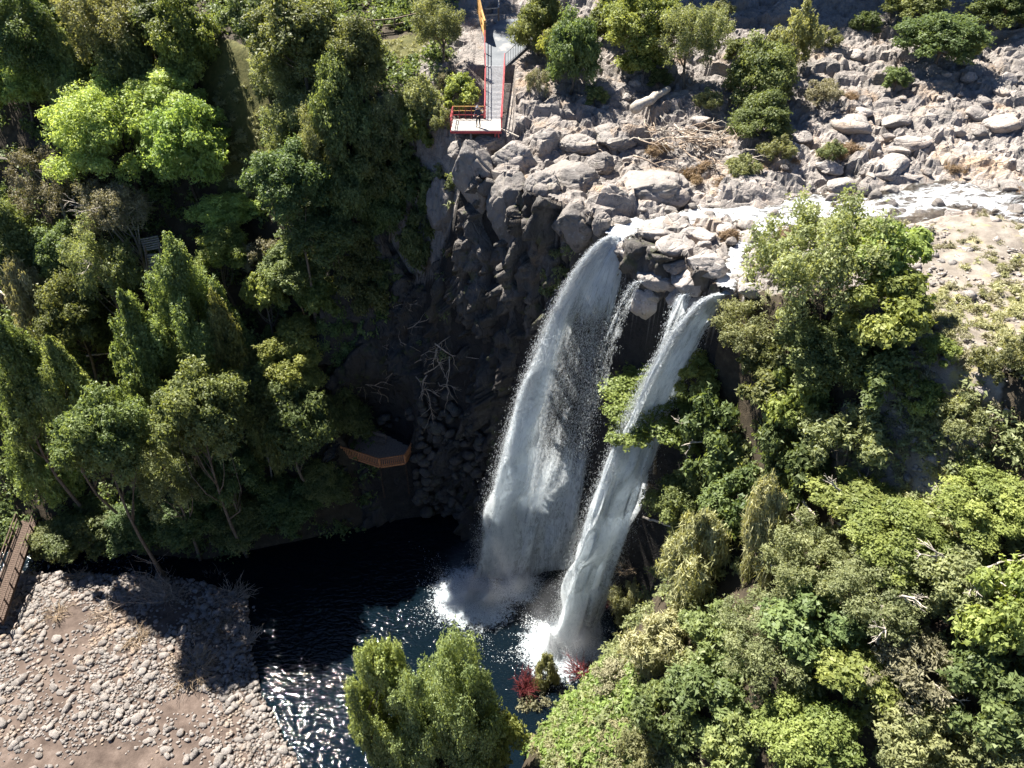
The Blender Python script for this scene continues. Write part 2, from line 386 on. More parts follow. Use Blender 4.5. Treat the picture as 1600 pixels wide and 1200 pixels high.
vm = t.new('Mix', data_type='VECTOR'); t.put(vm.inputs[0], edge('rock')); t.put(vm.inputs[4], b2); t.put(vm.inputs[5], b1); b = vm.outputs[1]
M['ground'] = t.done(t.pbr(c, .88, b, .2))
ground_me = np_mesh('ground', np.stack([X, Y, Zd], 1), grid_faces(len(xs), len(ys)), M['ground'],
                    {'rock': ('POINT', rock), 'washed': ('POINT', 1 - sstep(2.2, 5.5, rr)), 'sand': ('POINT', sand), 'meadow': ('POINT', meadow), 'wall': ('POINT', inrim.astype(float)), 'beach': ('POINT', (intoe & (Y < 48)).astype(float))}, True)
sm = (rock.reshape(len(xs), len(ys))[:-1, :-1].ravel() < .5); ground_me.polygons.foreach_set('use_smooth', sm)
tag(link('ground', ground_me), kind='structure')

# headwall cliff: a sheet from rim to foot, broken into columns and blocks
def resample(poly, step):
    seg = np.hypot(*np.diff(poly, axis=0).T); s = np.concatenate([[0], np.cumsum(seg)]); n = int(s[-1] / step) + 1
    q = np.linspace(0, s[-1], n); return np.stack([np.interp(q, s, poly[:, 0]), np.interp(q, s, poly[:, 1])], 1)
rim_c = resample(np.vstack([[(-19, 71)], RIM[5:13]]), .17); nU = len(rim_c)
q = np.linspace(0, 1, nU)
toe_src = resample(np.vstack([[(-19.5, 52)], TOE[6:13]]), .05); toe_c = np.stack([np.interp(q, np.linspace(0, 1, len(toe_src)), toe_src[:, k]) for k in (0, 1)], 1)
nV = 176; vv = np.concatenate([np.linspace(-.06, -.01, 6), np.linspace(0, 1, 170)])
ztop = H(rim_c[:, 0], rim_c[:, 1]) + .05; 
fx = rim_c[:, None, :] + (toe_c - rim_c)[:, None, :] * np.maximum(vv, 0)[None, :, None]
fz = ztop[:, None] + (-1.6 - ztop)[:, None] * np.maximum(vv, 0)[None, :] - .35 * (vv < 0)[None, :] + np.minimum(vv, 0)[None, :] * 6
tang = np.gradient(rim_c, axis=0); tang /= np.linalg.norm(tang, axis=1)[:, None]; nrm = np.stack([tang[:, 1], -tang[:, 0]], 1); fx = fx + nrm[:, None, :] * np.minimum(vv, 0)[None, :, None] * 28
CP3 = np.stack([fx[..., 0].ravel(), fx[..., 1].ravel(), fz.ravel()], 1)
wp = fbm(CP3 * .25, 2, 40)[:, None] * .25
c1, e1 = facet(CP3 * np.array([.32, .32, .12]) + wp, 41, 1.2); c2, e2 = facet(CP3 * np.array([.85, .85, .42]) + wp * 1.6, 45, 1.5); c3, e3 = facet(CP3 * np.array([2.1, 2.1, 1.3]) + wp * 2, 49, 1.5)
w1 = (None, None, np.clip(c1, 0, 1)); w2 = (None, None, np.clip(c2, 0, 1))
bulge = (c1 - .45) * 1.7 - .9 * (1 - sstep(0, .06, e1)) + (c2 - .5) * .85 - .4 * (1 - sstep(0, .06, e2)) + (c3 - .5) * .34 - .14 * (1 - sstep(0, .08, e3)) + fbm(CP3 * .8, 3, 47) * .12
ends = np.repeat(sstep(0, 1.5, np.arange(nU) * .17) * (1 - sstep(nU * .17 - 1.5, nU * .17, np.arange(nU) * .17)), nV); bulge = bulge * ends
vflat = np.tile(vv, nU); bulge = bulge * sstep(-.03, .01, vflat) + .35 + .8 * np.sin(np.clip(vflat, 0, 1) * math.pi) * .3
# the water has cut the wall back under the lips of the falls
wcut = np.repeat(sstep(3.5, 6.5, rim_c[:, 0]) * (1 - sstep(13.6, 15.5, rim_c[:, 0])), nV); bulge = bulge * (1 - .55 * wcut) - 1.3 * wcut * sstep(.02, .15, vflat)
CP3[:, 2] += ((w1[2] - .55) * 1.3 + (w2[2] - .5) * .6) * ends * sstep(-.05, -.01, vflat) * (1 - sstep(.0, .12, vflat)) * (1 - wcut)
CP3[:, :2] += np.repeat(nrm, nV, 0) * bulge[:, None]
push = 57.4 + np.sqrt(np.maximum(0, 3.9 ** 2 - (CP3[:, 0] + 13.8) ** 2)) * .95; hitz = (np.abs(CP3[:, 0] + 13.8) < 3.9) & (CP3[:, 2] > 6.9)
CP3[:, 1] = np.where(hitz, CP3[:, 1] + np.maximum(0, push - CP3[:, 1]) * (1 - sstep(11, 19, CP3[:, 2])), CP3[:, 1])
t = NT('cliff_rock'); v = t.pos(); sc = t.new('Mapping', i_Scale=(1, 1, .45), i_Vector=v).outputs[0]
c = t.mix(t.maprange(t.math('ADD', t.new('SeparateXYZ', i_0=v).outputs[2], t.math('MULTIPLY', t.noise(.15, 3, .6, v), 9.0)), 22, 36), rock_colour(t, sc, .15, .5), rock_colour(t, sc, .34, .8)); wet = t.maprange(t.noise(.5, 5, .6, t.new('Mapping', i_Scale=(1, 1, .12), i_Vector=v).outputs[0]), .5, .64)  # rock painted darker low down for the hollow's deep shade, wet streaks apart
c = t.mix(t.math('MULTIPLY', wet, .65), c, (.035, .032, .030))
mo = t.math('MULTIPLY', t.maprange(t.noise(.8, 6, .65, v), .56, .66), .6); c = t.mix(mo, c, (.055, .065, .02))
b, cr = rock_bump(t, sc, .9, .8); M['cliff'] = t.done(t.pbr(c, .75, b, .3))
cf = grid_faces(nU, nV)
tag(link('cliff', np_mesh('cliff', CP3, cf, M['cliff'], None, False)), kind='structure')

# pool and outlet
px_, py_ = np.arange(-80, 16, .3), np.arange(12, 58, .3)
gx, gy = np.meshgrid(px_, py_, indexing='ij'); X = gx.ravel(); Y = gy.ravel()
FALLS_AT = [(-4.2, 44.2, 4.8), (-2.6, 43.2, 3.8), (0.5, 45.4, 3.0), (4.2, 38.4, 4.4), (7.3, 38.6, 2.2)]
foam = np.zeros(len(X))
for fxx, fyy, fr in FALLS_AT: foam = np.maximum(foam, 1 - sstep(fr * .25, fr * 1.35, np.hypot(X - fxx, Y - fyy)))
run = (1 - sstep(-36, -33, X)) * sstep(-56, -50, X) * .42   # broken water where the outlet leaves the pool
foam = np.maximum(foam, run)
P3 = np.stack([X, Y, X * 0], 1); wave = fbm(P3 * np.array([.9, 1.5, 1]), 2, 60) * .04 + foam * .12 * vnoise(P3 * 2.2, 66)
t = NT('pool_water'); v = t.pos(); mp = t.new('Mapping', i_Scale=(1, 1.7, 1), i_Vector=v).outputs[0]
hgt = t.math('ADD', t.math('MULTIPLY', t.noise(1.7, 1, .5, mp, .5), 1.0), t.math('MULTIPLY', t.noise(5.0, 1, .5, mp, .3), .22))
wat = t.pbr((.002, .005, .008), .035, t.bump(hgt, 1.0, .10), .5, 0.0, 1.33)
fm = t.pbr((.45, .50, .54), .7, t.bump(t.noise(7, 5, .7, v), .6, .1), .2)
fmask = t.maprange(t.math('ADD', t.attr('foam'), t.math('MULTIPLY', t.math('SUBTRACT', t.noise(2.3, 7, .72, v, 1.2), .5), 2.0)), .5, .95)
M['pool'] = t.done(t.mixsh(fmask, wat, fm))
tag(link('pool', np_mesh('pool', np.stack([X, Y, wave], 1), grid_faces(len(px_), len(py_)), M['pool'], {'foam': ('POINT', foam)}, True)), kind='structure')

# river on the plateau
gx, gy = np.meshgrid(np.arange(4, 66, .2), np.arange(36, 60, .2), indexing='ij'); shp = gx.shape; X = gx.ravel(); Y = gy.ravel(); rr = river_rel(X, Y)
P3 = np.stack([X, Y, X * 0], 1)
rel = inside(X, Y, RIM_POLY)
Zr = 36.6 + 0.035 * np.maximum(0, X - 14) - .02 + fbm(P3 * np.array([.8, 1.3, 1]), 4, 70) * .34 + vnoise(P3 * 3, 75) * .05 - .35 * sstep(.8, 1.15, rr)
keep = ((rr < 1.12) & ~(rel & (pdist(X, Y, RIM) > .5))).reshape(shp)
F = grid_faces(*shp); kf = keep.ravel()[F].all(1)
t = NT('river_water'); v = t.pos(); mp = t.new('Mapping', i_Scale=(.55, 1.3, 1), i_Vector=v).outputs[0]
hgt = t.math('ADD', t.noise(2.2, 5, .65, mp, .8), t.math('MULTIPLY', t.noise(9, 4, .6, mp), .4))
wat = t.pbr(t.ramp(t.noise(.5, 3, .5, v), [(.35, (.03, .025, .02)), (.7, (.085, .068, .052))]), .12, t.bump(hgt, .9, .25), .5)
fm = t.pbr((.58, .60, .62), .6, t.bump(hgt, 1.0, .4), .3)
fmask = t.maprange(t.math('ADD', t.noise(.8, 8, .72, mp, 1.4), t.math('MULTIPLY', t.attr('fast'), .20)), .58, .74)
M['river'] = t.done(t.mixsh(fmask, wat, fm))
fast = 1 - sstep(.3, 1.1, rr) + .25 * vnoise(P3 * .35, 77) + .25 * (1 - sstep(16, 24, X))
tag(link('river', np_mesh('river', np.stack([X, Y, Zr], 1), F[kf], M['river'], {'fast': ('POINT', fast)}, True)), kind='structure')

# path slab leading to the platform
def zpath(y): return 40.42 + .268 * (y - 69.0)
t = NT('worn_grey_concrete'); v = t.pos(); n = t.noise(.9, 6, .6, v)
c = t.ramp(n, [(.3, (.10, .11, .122)), (.6, (.14, .15, .163)), (.8, (.18, .19, .20))]); c = t.mix(t.maprange(t.noise(.45, 3, .6, v), .58, .66, 0, .6), c, (.26, .25, .24))
M['concrete'] = t.done(t.pbr(c, .85, t.bump(t.noise(14, 5, .6, v), .3, .03)))
mb = MB(); top = [(x, y, zpath(y)) for x, y in PATH]; n = len(top)
mb.add(top + [(x, y, z - .6) for x, y, z in top], [tuple(range(n))] + [(i, i + n, (i + 1) % n + n, (i + 1) % n) for i in range(n)])
tag(mb.build('path', M['concrete']), kind='structure')

def ico(sub):
    import bmesh
    bm = bmesh.new(); bmesh.ops.create_icosphere(bm, subdivisions=sub, radius=1.0)
    V = np.array([v.co[:] for v in bm.verts]); F = np.array([[v.index for v in f.verts] for f in bm.faces]); bm.free(); return V, F
ICO = {k: ico(k) for k in (1, 2, 3, 4, 5)}
# ------------------------------------------------------------------ waterfalls
def fall_mat(name, dens, breakup, seed):
    t = NT(name); u = t.attr('fu'); s = t.attr('fs'); d = t.attr('dens')
    cb = t.new('CombineXYZ', i_0=t.math('MULTIPLY', u, 9.0), i_1=t.math('MULTIPLY', s, .16), i_2=float(seed)).outputs[0]
    cb2 = t.new('CombineXYZ', i_0=t.math('MULTIPLY', u, 34.0), i_1=t.math('MULTIPLY', s, 1.3), i_2=seed + 3.3).outputs[0]
    st = t.noise(1.0, 6, .62, cb, .5); fine = t.noise(1.0, 6, .75, cb2, .9)
    m = t.math('ADD', t.math('MULTIPLY', st, .62), t.math('MULTIPLY', fine, .68))
    a = t.maprange(t.math('ADD', m, t.math('SUBTRACT', t.math('MULTIPLY', d, dens), breakup)), .58, 1.02)
    nb = t.bump(fine, .5, .12)
    wc = t.ramp(t.math('ADD', t.math('MULTIPLY', st, .4), t.math('MULTIPLY', fine, .6)), [(.36, (.42, .47, .51)), (.50, (.72, .77, .81)), (.62, (.86, .90, .93))])
    df = t.new('BsdfDiffuse'); t.put(df.inputs[0], wc); t.put(df.inputs['Normal'], nb)
    tr = t.new('BsdfTranslucent'); t.put(tr.inputs[0], wc)
    body = t.mixsh(.55, df.outputs[0], tr.outputs[0]); tp = t.new('BsdfTransparent')
    return t.done(t.mixsh(a, tp.outputs[0], body))
t = NT('white_spray'); df = t.new('BsdfDiffuse'); df.inputs[0].default_value = (.88, .91, .93, 1); tr = t.new('BsdfTranslucent'); tr.inputs[0].default_value = (.85, .88, .9, 1)
M['spray'] = t.done(t.mixsh(.5, df.outputs[0], tr.outputs[0]))
G = 9.81
def droplets(P, D, size, stretch):
    """tiny tetrahedra, drawn out along D"""
    n = len(P); base = np.array([(1, 0, -.6), (-.5, .87, -.6), (-.5, -.87, -.6), (0, 0, 1.2)])
    d = D / (np.linalg.norm(D, axis=1)[:, None] + 1e-9); r = RNG.normal(size=(n, 3)); a = np.cross(d, r); a /= np.linalg.norm(a, axis=1)[:, None] + 1e-9; b = np.cross(d, a)
    V = P[:, None, :] + size[:, None, None] * (base[None, :, 0, None] * a[:, None] + base[None, :, 1, None] * b[:, None] + stretch * base[None, :, 2, None] * d[:, None])
    F = (np.arange(n) * 4)[:, None, None] + np.array([(0, 3, 1), (1, 3, 2), (2, 3, 0)])[None]
    return V.reshape(-1, 3), F.reshape(-1, 3)
def waterfall(label, A, B, vA, vB, pw, densfn, layers, nspray, zend=0.0, splash=None, dens=.55, brk=.0, lead=.35):
    A, B, vA, vB = (np.asarray(q, float) for q in (A, B, vA, vB))
    root = thing('waterfall', label, 'waterfall', tuple((A + B) / 2))
    off = np.array(root.location)
    v0 = -.5 * (vA[2] + vB[2]); T = (-v0 + math.sqrt(v0 * v0 + 2 * G * (A[2] - zend))) / G
    def at(u, t):
        w = u ** pw
        p = A + (B - A) * u[:, None]; vel = vA + (vB - vA) * w[:, None]
        q = p + vel * t[:, None]; tt = np.maximum(t, 0); q[:, 2] = p[:, 2] + .12 * (t < 0) * -t + vel[:, 2] * tt - .5 * G * tt * tt
        return q, np.stack([vel[:, 0], vel[:, 1], -G * tt - .3], 1)
    for k in range(layers):
        nu, nt = 46, 110
        gu, gt = np.meshgrid(np.linspace(0, 1, nu), np.linspace(-lead, T, nt), indexing='ij'); u = gu.ravel(); tt = gt.ravel()
        Q, vel = at(u, tt); s = A[2] - Q[:, 2] + np.maximum(0, -tt) * 3
        am = .05 + .22 * np.clip(tt, 0, None)
        key = np.stack([u * 5, s * .22, u * 0 + k * 9.1], 1)
        Q += np.stack([vnoise(key, 81 + k), vnoise(key, 91 + k), .3 * vnoise(key, 99)], 1) * am[:, None]
        Q[:, :2] += np.array([-.5, -.5]) * (k - (layers - 1) / 2) * .45 * np.clip(tt, 0, 1)[:, None]
        d = densfn(u, np.clip(s / 36.0, 0, 1)) * sstep(0, .05, u) * (1 - sstep(.93, 1, u))
        link('water_sheet', np_mesh('water_sheet', Q - off, grid_faces(nu, nt), fall_mat('falling_water', dens, brk, k * 5.7 + A[0]),
             {'fu': ('POINT', u * np.linalg.norm(vA - vB) * .35 + .0), 'fs': ('POINT', s), 'dens': ('POINT', d)}, True), root)
    if nspray:
        u = RNG.random(nspray); u = np.where(RNG.random(nspray) < .45, np.abs(RNG.normal(0, .12, nspray)), u); u = np.clip(u, 0, 1); tt = T * RNG.random(nspray) ** .7
        Q, vel = at(u, tt); Q += RNG.normal(size=Q.shape) * (.06 + .20 * tt)[:, None] * np.array([1, 1, .8])
        V, F = droplets(Q - off, vel, .007 + .013 * RNG.random(nspray) ** 2, 5.5)
        tag(link('spray', np_mesh('spray', V, F, M['spray']), root), kind='stuff')
    if splash:
        Ps, Ds, Ss = [], [], []
        for cx, cy, rad, hh, n in splash:
            a = RNG.random(n) * 2 * math.pi; r = rad * np.abs(RNG.normal(0, .55, n)); lump = 1 + .35 * np.sin(a * 5 + cx) + .25 * np.sin(a * 11 + 2)
            z = hh * np.exp(-(r / rad) ** 2 * 1.5) * RNG.random(n) ** 1.6
            Ps.append(np.stack([cx + r * lump * np.cos(a), cy + r * lump * np.sin(a), z + .05], 1)); Ds.append(np.stack([np.cos(a), np.sin(a), .8 + 0 * a], 1)); Ss.append(.014 + .028 * RNG.random(n) ** 2)
        V, F = droplets(np.vstack(Ps) - off, np.vstack(Ds), np.concatenate(Ss), 1.3)
        tag(link('splash', np_mesh('splash', V, F, M['spray']), root), kind='stuff')
    return root
def mist_mat(name, dens):
    t = NT(name); v = t.objco(); ln = t.new('VectorMath', operation='LENGTH', i_0=v).outputs['Value']
    fall = t.maprange(ln, .15, .95, 1, 0); n = t.maprange(t.noise(1.6, 4, .6, v, .6), .38, .68)
    pv = t.new('VolumePrincipled'); pv.inputs['Color'].default_value = (.9, .94, 1, 1); t.put(pv.inputs['Density'], t.math('MULTIPLY', t.math('MULTIPLY', fall, n), dens))
    t.t.links.new(pv.outputs[0], t.out.inputs['Volume']); return t.m
def mist(root, c, r, dens):
    V, F = ICO[2]; o = link('mist', np_mesh('mist', V, F, mist_mat('drifting_mist', dens)), root); o.location = np.array(c) - np.array(root.location); o.scale = r; tag(o, kind='stuff')
La, Lb = atz(952, 368, 36.5), atz(990, 374, 36.5)
f1_ = waterfall('tallest widest waterfall, its white outer edge fanning left, by the big grey boulders', La, Lb, (-4.35, -.25, -2.6), (-.85, .2, -2.2), .8,
          lambda u, s: np.clip(1.0 - .85 * sstep(.06, .38, u) * sstep(.05, .22, s) + .42 * sstep(.45, .75, s), 0, 1), 3, 110000, splash=[(-4.2, 44.0, 3.6, 1.0, 14000), (-2.4, 43.6, 2.6, 1.1, 7000), (.5, 45.0, 2.4, 2.0, 6000), (1.5, 45.6, 2.0, 1.5, 2500)], dens=.70, brk=.16)
Ra, Rb = atz(1112, 462, 36.0), atz(1146, 452, 36.1)
f2_ = waterfall('second full waterfall, bluish white, dropping behind the yellow-green overhanging tree at right', Ra, Rb, (-3.5, -.2, -1.8), (-2.35, -.25, -1.8), 1.0,
          lambda u, s: .95 - .12 * s - .3 * sstep(.45, 1, u), 3, 64000, splash=[(3.4, 38.6, 2.8, 2.2, 13000), (6.5, 39.0, 2.0, 2.4, 6000)], dens=.62, brk=.10)
waterfall('thin dark middle waterfall trickling down black rock between the two big falls', atz(994, 441, 35.4), atz(1008, 437, 35.4), (-1.75, -.1, 0), (-1.3, .1, 0), 1.0,
          lambda u, s: .5 - .55 * sstep(.1, .45, s) + 0 * u, 1, 1500, zend=20.0, dens=.45, brk=.2, lead=.15)
waterfall('short wispy side waterfall hanging off the lip rock beside the right fall', atz(1062, 462, 35.3), atz(1084, 456, 35.3), (-.9, -.1, 0), (-.7, .0, 0), 1.0,
          lambda u, s: .5 - .5 * sstep(.1, .4, s) + 0 * u, 1, 2200, zend=22.0, dens=.5, brk=.14, lead=.15)

# ------------------------------------------------------------------ rocks
mist(f1_, (-2.0, 44.4, 3.0), (6.5, 4.8, 6.0), .09)
mist(f2_, (5.0, 38.6, 3.4), (5.2, 4.2, 7.0), .11)
def rock_mesh(name, seed, sub, mat, ncut=9, rough=.10, smooth=True):
    V, F = ICO[sub]; V = V.copy(); g = np.random.default_rng(seed)
    for _ in range(ncut):
        n = g.normal(size=3); n /= np.linalg.norm(n); dd = .55 + .3 * g.random(); e = V @ n - dd
        V = V - np.where(e > 0, e * .92, 0)[:, None] * n
    if sub >= 3:
        V = V * (1 + rough * fbm(V * 1.6 + seed * 3.1, 4, seed))[:, None]
        w = worley(V * 1.5 + seed, seed + 5); V = V * (1 - .09 * (1 - sstep(0, .10, w[1] - w[0])) + .05 * (w[2] - .5))[:, None]
        if sub >= 4: V = V * (1 + .035 * fbm(V * 6 + seed, 3, seed + 2))[:, None]
    return np_mesh(name, V, F, mat, None, smooth and sub >= 3)
def place_rock(name, me, p, rx, ry, rz, rot=None, label=None, cat='rock', group=None):
    o = link(name, me); o.location = p; o.scale = (rx, ry, rz); o.rotation_euler = rot if rot else (random.uniform(-.25, .25), random.uniform(-.25, .25), random.uniform(0, 6.28))
    return tag(o, label, cat, group)
BIG = [rock_mesh('boulder', 100 + k, 5, M['boulder'], 10 + k % 4) for k in range(6)]
LIP = [rock_mesh('lip_rock', 140 + k, 4, M['lip'], 10) for k in range(6)]
rim_list = [  # px, py, half width px, half height px, depth factor, label
    (742, 272, 42, 62, 1.0, 'huge square-faced grey boulder directly below the viewing platform'),
    (800, 330, 36, 72, .9, 'tall grey column of rock split by cracks, second from the platform boulder'),
    (800, 250, 36, 26, 1.0, 'sunlit grey boulder just right of the block under the platform'),
    (848, 228, 26, 28, 1.0, 'rounded grey boulder with a mossy top, uppermost on the rim'),
    (852, 300, 30, 44, 1.0, 'upright cracked boulder left of the pale round-topped one'),
    (885, 285, 52, 30, 1.1, 'broad pale boulder with a flat sunlit top above the rim'),
    (898, 350, 42, 42, 1.0, 'pale domed boulder right beside the head of the tallest waterfall'),
    (1005, 300, 64, 34, 1.1, 'largest pale slab-like boulder above the narrow chute of white water'),
    (955, 318, 28, 30, 1.0, 'dark-sided boulder wedged between the domed one and the big slab'),
    (968, 352, 18, 16, 1.0, 'small grey boulder at the water edge of the chute'),
    (941, 348, 15, 22, 1.0, 'narrow upright stone squeezed beside the domed boulder'),
    (935, 258, 26, 20, 1.0, 'weathered boulder behind the broad pale one on the rim'),
    (1046, 330, 16, 10, 1.0, 'low grey rock under the slab, splashed by the chute'),
    (768, 225, 26, 18, 1.0, 'pale ledge rock at the foot of the red platform legs'),
    (715, 238, 22, 16, 1.0, 'pale ledge rock under the outer left end of the platform'),
    (700, 330, 30, 55, .9, 'dark upright rib of rock left of the huge boulder'),
    (905, 225, 30, 18, 1.1, 'dark flat-topped rock on the slope above the rim boulders'),
    (960, 215, 34, 16, 1.1, 'long low rock half way up to the pale log'),
]
for k, (px, py, hx, hy, df, lab) in enumerate(rim_list):
    p = cast(px, py); dpt = depth(p); rx = hx * dpt / FPX; rz = hy * dpt / FPX * .95
    ry = max(rx * df, rz * .6); p = p + np.array([0, ry * .12, -rz * .06])
    place_rock('boulder', BIG[k % 6], p, rx * 1.12, ry, rz * 1.12, (random.uniform(-.12, .12), random.uniform(-.12, .12), random.choice([0, .5, 2.6, 3.4, -.4])), lab, 'boulder', 'boulders along the cliff rim')
lip_list = [
    (985, 392, 36, 22, 'brown-stained slab at the left end of the lip rocks'), (1003, 414, 26, 20, 'pale egg-shaped boulder over the middle trickle'),
    (1030, 362, 30, 18, 'flat lip rock beside the white chute'), (1062, 352, 26, 15, 'low lip rock near the upstream end of the island'),
    (1090, 342, 24, 13, 'outermost upstream lip rock in the river'), (1056, 388, 30, 19, 'cracked square lip rock in the centre of the island'),
    (1098, 372, 26, 18, 'pale angular lip rock facing the south chute'), (1076, 366, 20, 12, 'small lip rock wedged in the middle of the island'),
    (1040, 436, 36, 22, 'front lip rock broken into small blocks'), (1086, 440, 34, 24, 'rounded front lip rock beside the side trickle'),
    (1106, 416, 30, 20, 'dark-edged lip rock against the south chute'), (1064, 416, 26, 16, 'wet grey lip rock behind the front blocks'),
    (1022, 458, 24, 22, 'lowest front lip rock hanging over the drop'), (1062, 462, 24, 20, 'brown lip rock between the two trickles'),
    (964, 420, 20, 34, 'dark upright rock flanking the head of the tallest fall'), (1166, 384, 30, 28, 'big pale rock standing across the south chute'),
    (1184, 410, 22, 16, 'small pale rock below the big one by the south chute'), (1136, 360, 16, 10, 'small rock splitting the river above the south chute'),
    (1212, 380, 20, 15, 'reddish rock at the edge of the olive tree'), (1020, 396, 18, 14, 'wedge-shaped lip rock behind the egg-shaped boulder'),
    (1128, 402, 13, 13, 'narrow stone at the head of the south chute'), (1160, 432, 18, 12, 'pale stone on the right bank of the south chute'),
    (1178, 455, 20, 14, 'half hidden pale stone by the right fall'), (1010, 480, 26, 40, 'dark wet face of rock below the lip'), (1094, 482, 20, 34, 'dark wet rock face behind the side trickle'),
]
for k, (px, py, hx, hy, lab) in enumerate(lip_list):
    p = cast(px, py); dpt = depth(p); rx = hx * dpt / FPX; rz = min(hy * dpt / FPX, rx * 1.6)
    p = p + np.array([0, rx * .3, -.12])
    place_rock('lip_rock', LIP[k % 6], p, rx * 1.15, rx * .95, rz * 1.05, (random.uniform(-.2, .2), random.uniform(-.2, .2), random.uniform(0, 6.28)), lab, 'rock', 'rocks on the lip between the falls')
RIV = [rock_mesh('river_rock', 160 + k, 3, M['lip'], 9) for k in range(7)]
for px, py, hx, lab in [(1430, 322, 30, 'flat dark rock standing in the middle of the river'), (1475, 300, 22, 'dark rock above the flat one in mid river'), (1498, 322, 24, 'jagged dark rock right of the flat one in the river'),
                        (1520, 305, 20, 'low rock at the head of the mid-river group'), (1590, 300, 30, 'rounded rock at the right edge of the rapids'), (1300, 262, 26, 'pale rock on the far bank by the dry grass'),
                        (1390, 262, 40, 'long pale rock ledge along the far bank'), (1330, 195, 40, 'wide pale slab by the rusty pool'), (1420, 225, 34, 'dark-topped slab between rusty pools'), (1560, 195, 40, 'pale slab at the right edge with a cracked top'),
                        (1095, 190, 22, 'lone pale boulder near the driftwood pile'), (1400, 190, 30, 'pale angular block left of the rusty trickle'), (1250, 215, 22, 'grey block beside the shaded bush')]:
    p = cast(px, py); rx = hx * depth(p) / FPX; place_rock('river_rock', random.choice(RIV), p + np.array([0, 0, .05]), rx, rx * .8, rx * .42, None, lab, 'rock')
cnt = 0
while cnt < 150:      # loose blocks over the rocky banks
    x, y = RNG.uniform(9, 48), RNG.uniform(37, 78); rrv = river_rel(np.array([x]), np.array([y]))[0]
    if rrv < .8 or (rrv < 1.0 and RNG.random() < .5) or inside(np.array([x]), np.array([y]), RIM_POLY)[0]: continue
    if y < 44 and x > 15 and (rrv > 3.2 or x < 22): continue
    if rrv > 1.6 and RNG.random() < .35: continue
    s = .28 + .85 * RNG.random() ** 2.2
    place_rock('river_rock', RIV[cnt % 7], (x, y, h1(x, y) + s * .12), s, s * RNG.uniform(.6, 1), s * RNG.uniform(.4, .7), None, ('large ' if s > .7 else 'small ') + 'loose grey block ' + ('on the rock slabs near the upper edge' if y > 66 else 'on the far bank above the rapids' if y > 53 else 'by the driftwood and the chute' if x < 20 else 'along the near side of the river'), 'rock', 'loose blocks on the river banks'); cnt += 1
WET = [rock_mesh('river_rock', 220 + k, 3, M['boulder'], 10) for k in range(4)]
cnt = 0
while cnt < 46:
    x, y = RNG.uniform(11, 44), RNG.uniform(40, 58); rrv = river_rel(np.array([x]), np.array([y]))[0]
    if rrv > .9 or inside(np.array([x]), np.array([y]), RIM_POLY)[0]: continue
    s = .2 + .5 * RNG.random() ** 2
    place_rock('river_rock', WET[cnt % 4], (x, y, h1(x, y) + .45), s, s * RNG.uniform(.6, 1), s * RNG.uniform(.5, .8), None, 'wet grey rock breaking the white water ' + ('near the lip' if x < 19 else 'behind the grey-olive tree' if x < 28 else 'of the upstream rapids'), 'rock', 'wet rocks in the rapids'); cnt += 1
# rubble fan behind the lower deck
TAL = [rock_mesh('talus_stone', 180 + k, 2, M['talus'], 16) for k in range(6)]
cnt = 0
while cnt < 190:
    px, py = RNG.uniform(585, 765), RNG.uniform(610, 800)
    if py < 640 and px < 640: continue
    if px < 650 and py > 668: continue
    p = cast(px, py); s = .34 + .62 * RNG.random() ** 1.4
    place_rock('talus_stone', TAL[cnt % 6], p + np.array([0, -.55, .1]), s, s * RNG.uniform(.7, 1), s * RNG.uniform(.55, .9), None, ('big ' if s > .6 else 'small ') + 'dark angular stone in the rubble fan ' + ('beside the deck railing' if px < 675 and py > 680 else 'high up under the dead branches' if py < 680 else 'low down beside the black pool' if py > 735 else 'in its middle, near the tallest fall'), 'stone', 'stones of the rubble fan by the lower deck'); cnt += 1
# beach
BEA = [rock_mesh('beach_stone', 200 + k, 2, M['beach'], 16) for k in range(8)]
def beach_ok(x, y):
    ins = inside(x, y, POOL); d = pdist(x, y, POOL, True)
    return (inside(x, y, TOE_POLY)) & ((~ins) | (d < .8))
n = 42000; x = RNG.uniform(-62, -12, n); y = RNG.uniform(24, 48, n); ok = beach_ok(x, y); x, y = x[ok], y[ok]
den = fbm(np.stack([x, y, x * 0], 1) * .22, 3, 31); dsh = pdist(x, y, POOL, True); y0 = 29.5 + 0.0 * x
keepp = (den + .35 * (1 - sstep(0, 6, dsh)) - .5 * (1 - sstep(27.0, 30.5, y))) > RNG.normal(-.14, .25, len(x)); x, y = x[keepp], y[keepp]
s = .07 + .14 * RNG.random(len(x)) ** 2 + .36 * RNG.random(len(x)) ** 18
order = np.argsort(-s * (1 + .02 * (48 - y))); big = order[:300]; small = order[300:15000]
hh = H(x, y); dsh2 = pdist(x, y, POOL, True)
for k, i in enumerate(big):
    place_rock('beach_stone', BEA[k % 8], (x[i], y[i], hh[i] + s[i] * .25), s[i] * 1.15, s[i] * RNG.uniform(.7, 1), s[i] * RNG.uniform(.5, .75), None, ('largest pale cobbles' if s[i] > .38 else 'pale cobbles')[:-1].replace('largest', 'large') + ' on the beach ' + ('at the pool edge' if dsh2[i] < 2.2 else 'near the bottom edge of the picture' if y[i] < 32 else 'beside the footbridge' if x[i] < -42 else 'among the grey dry bushes' if y[i] > 39 else 'in the middle of its stones'), 'stone', 'larger stones on the beach')
V0, F0 = ICO[1]; Vs, Fs = [], []
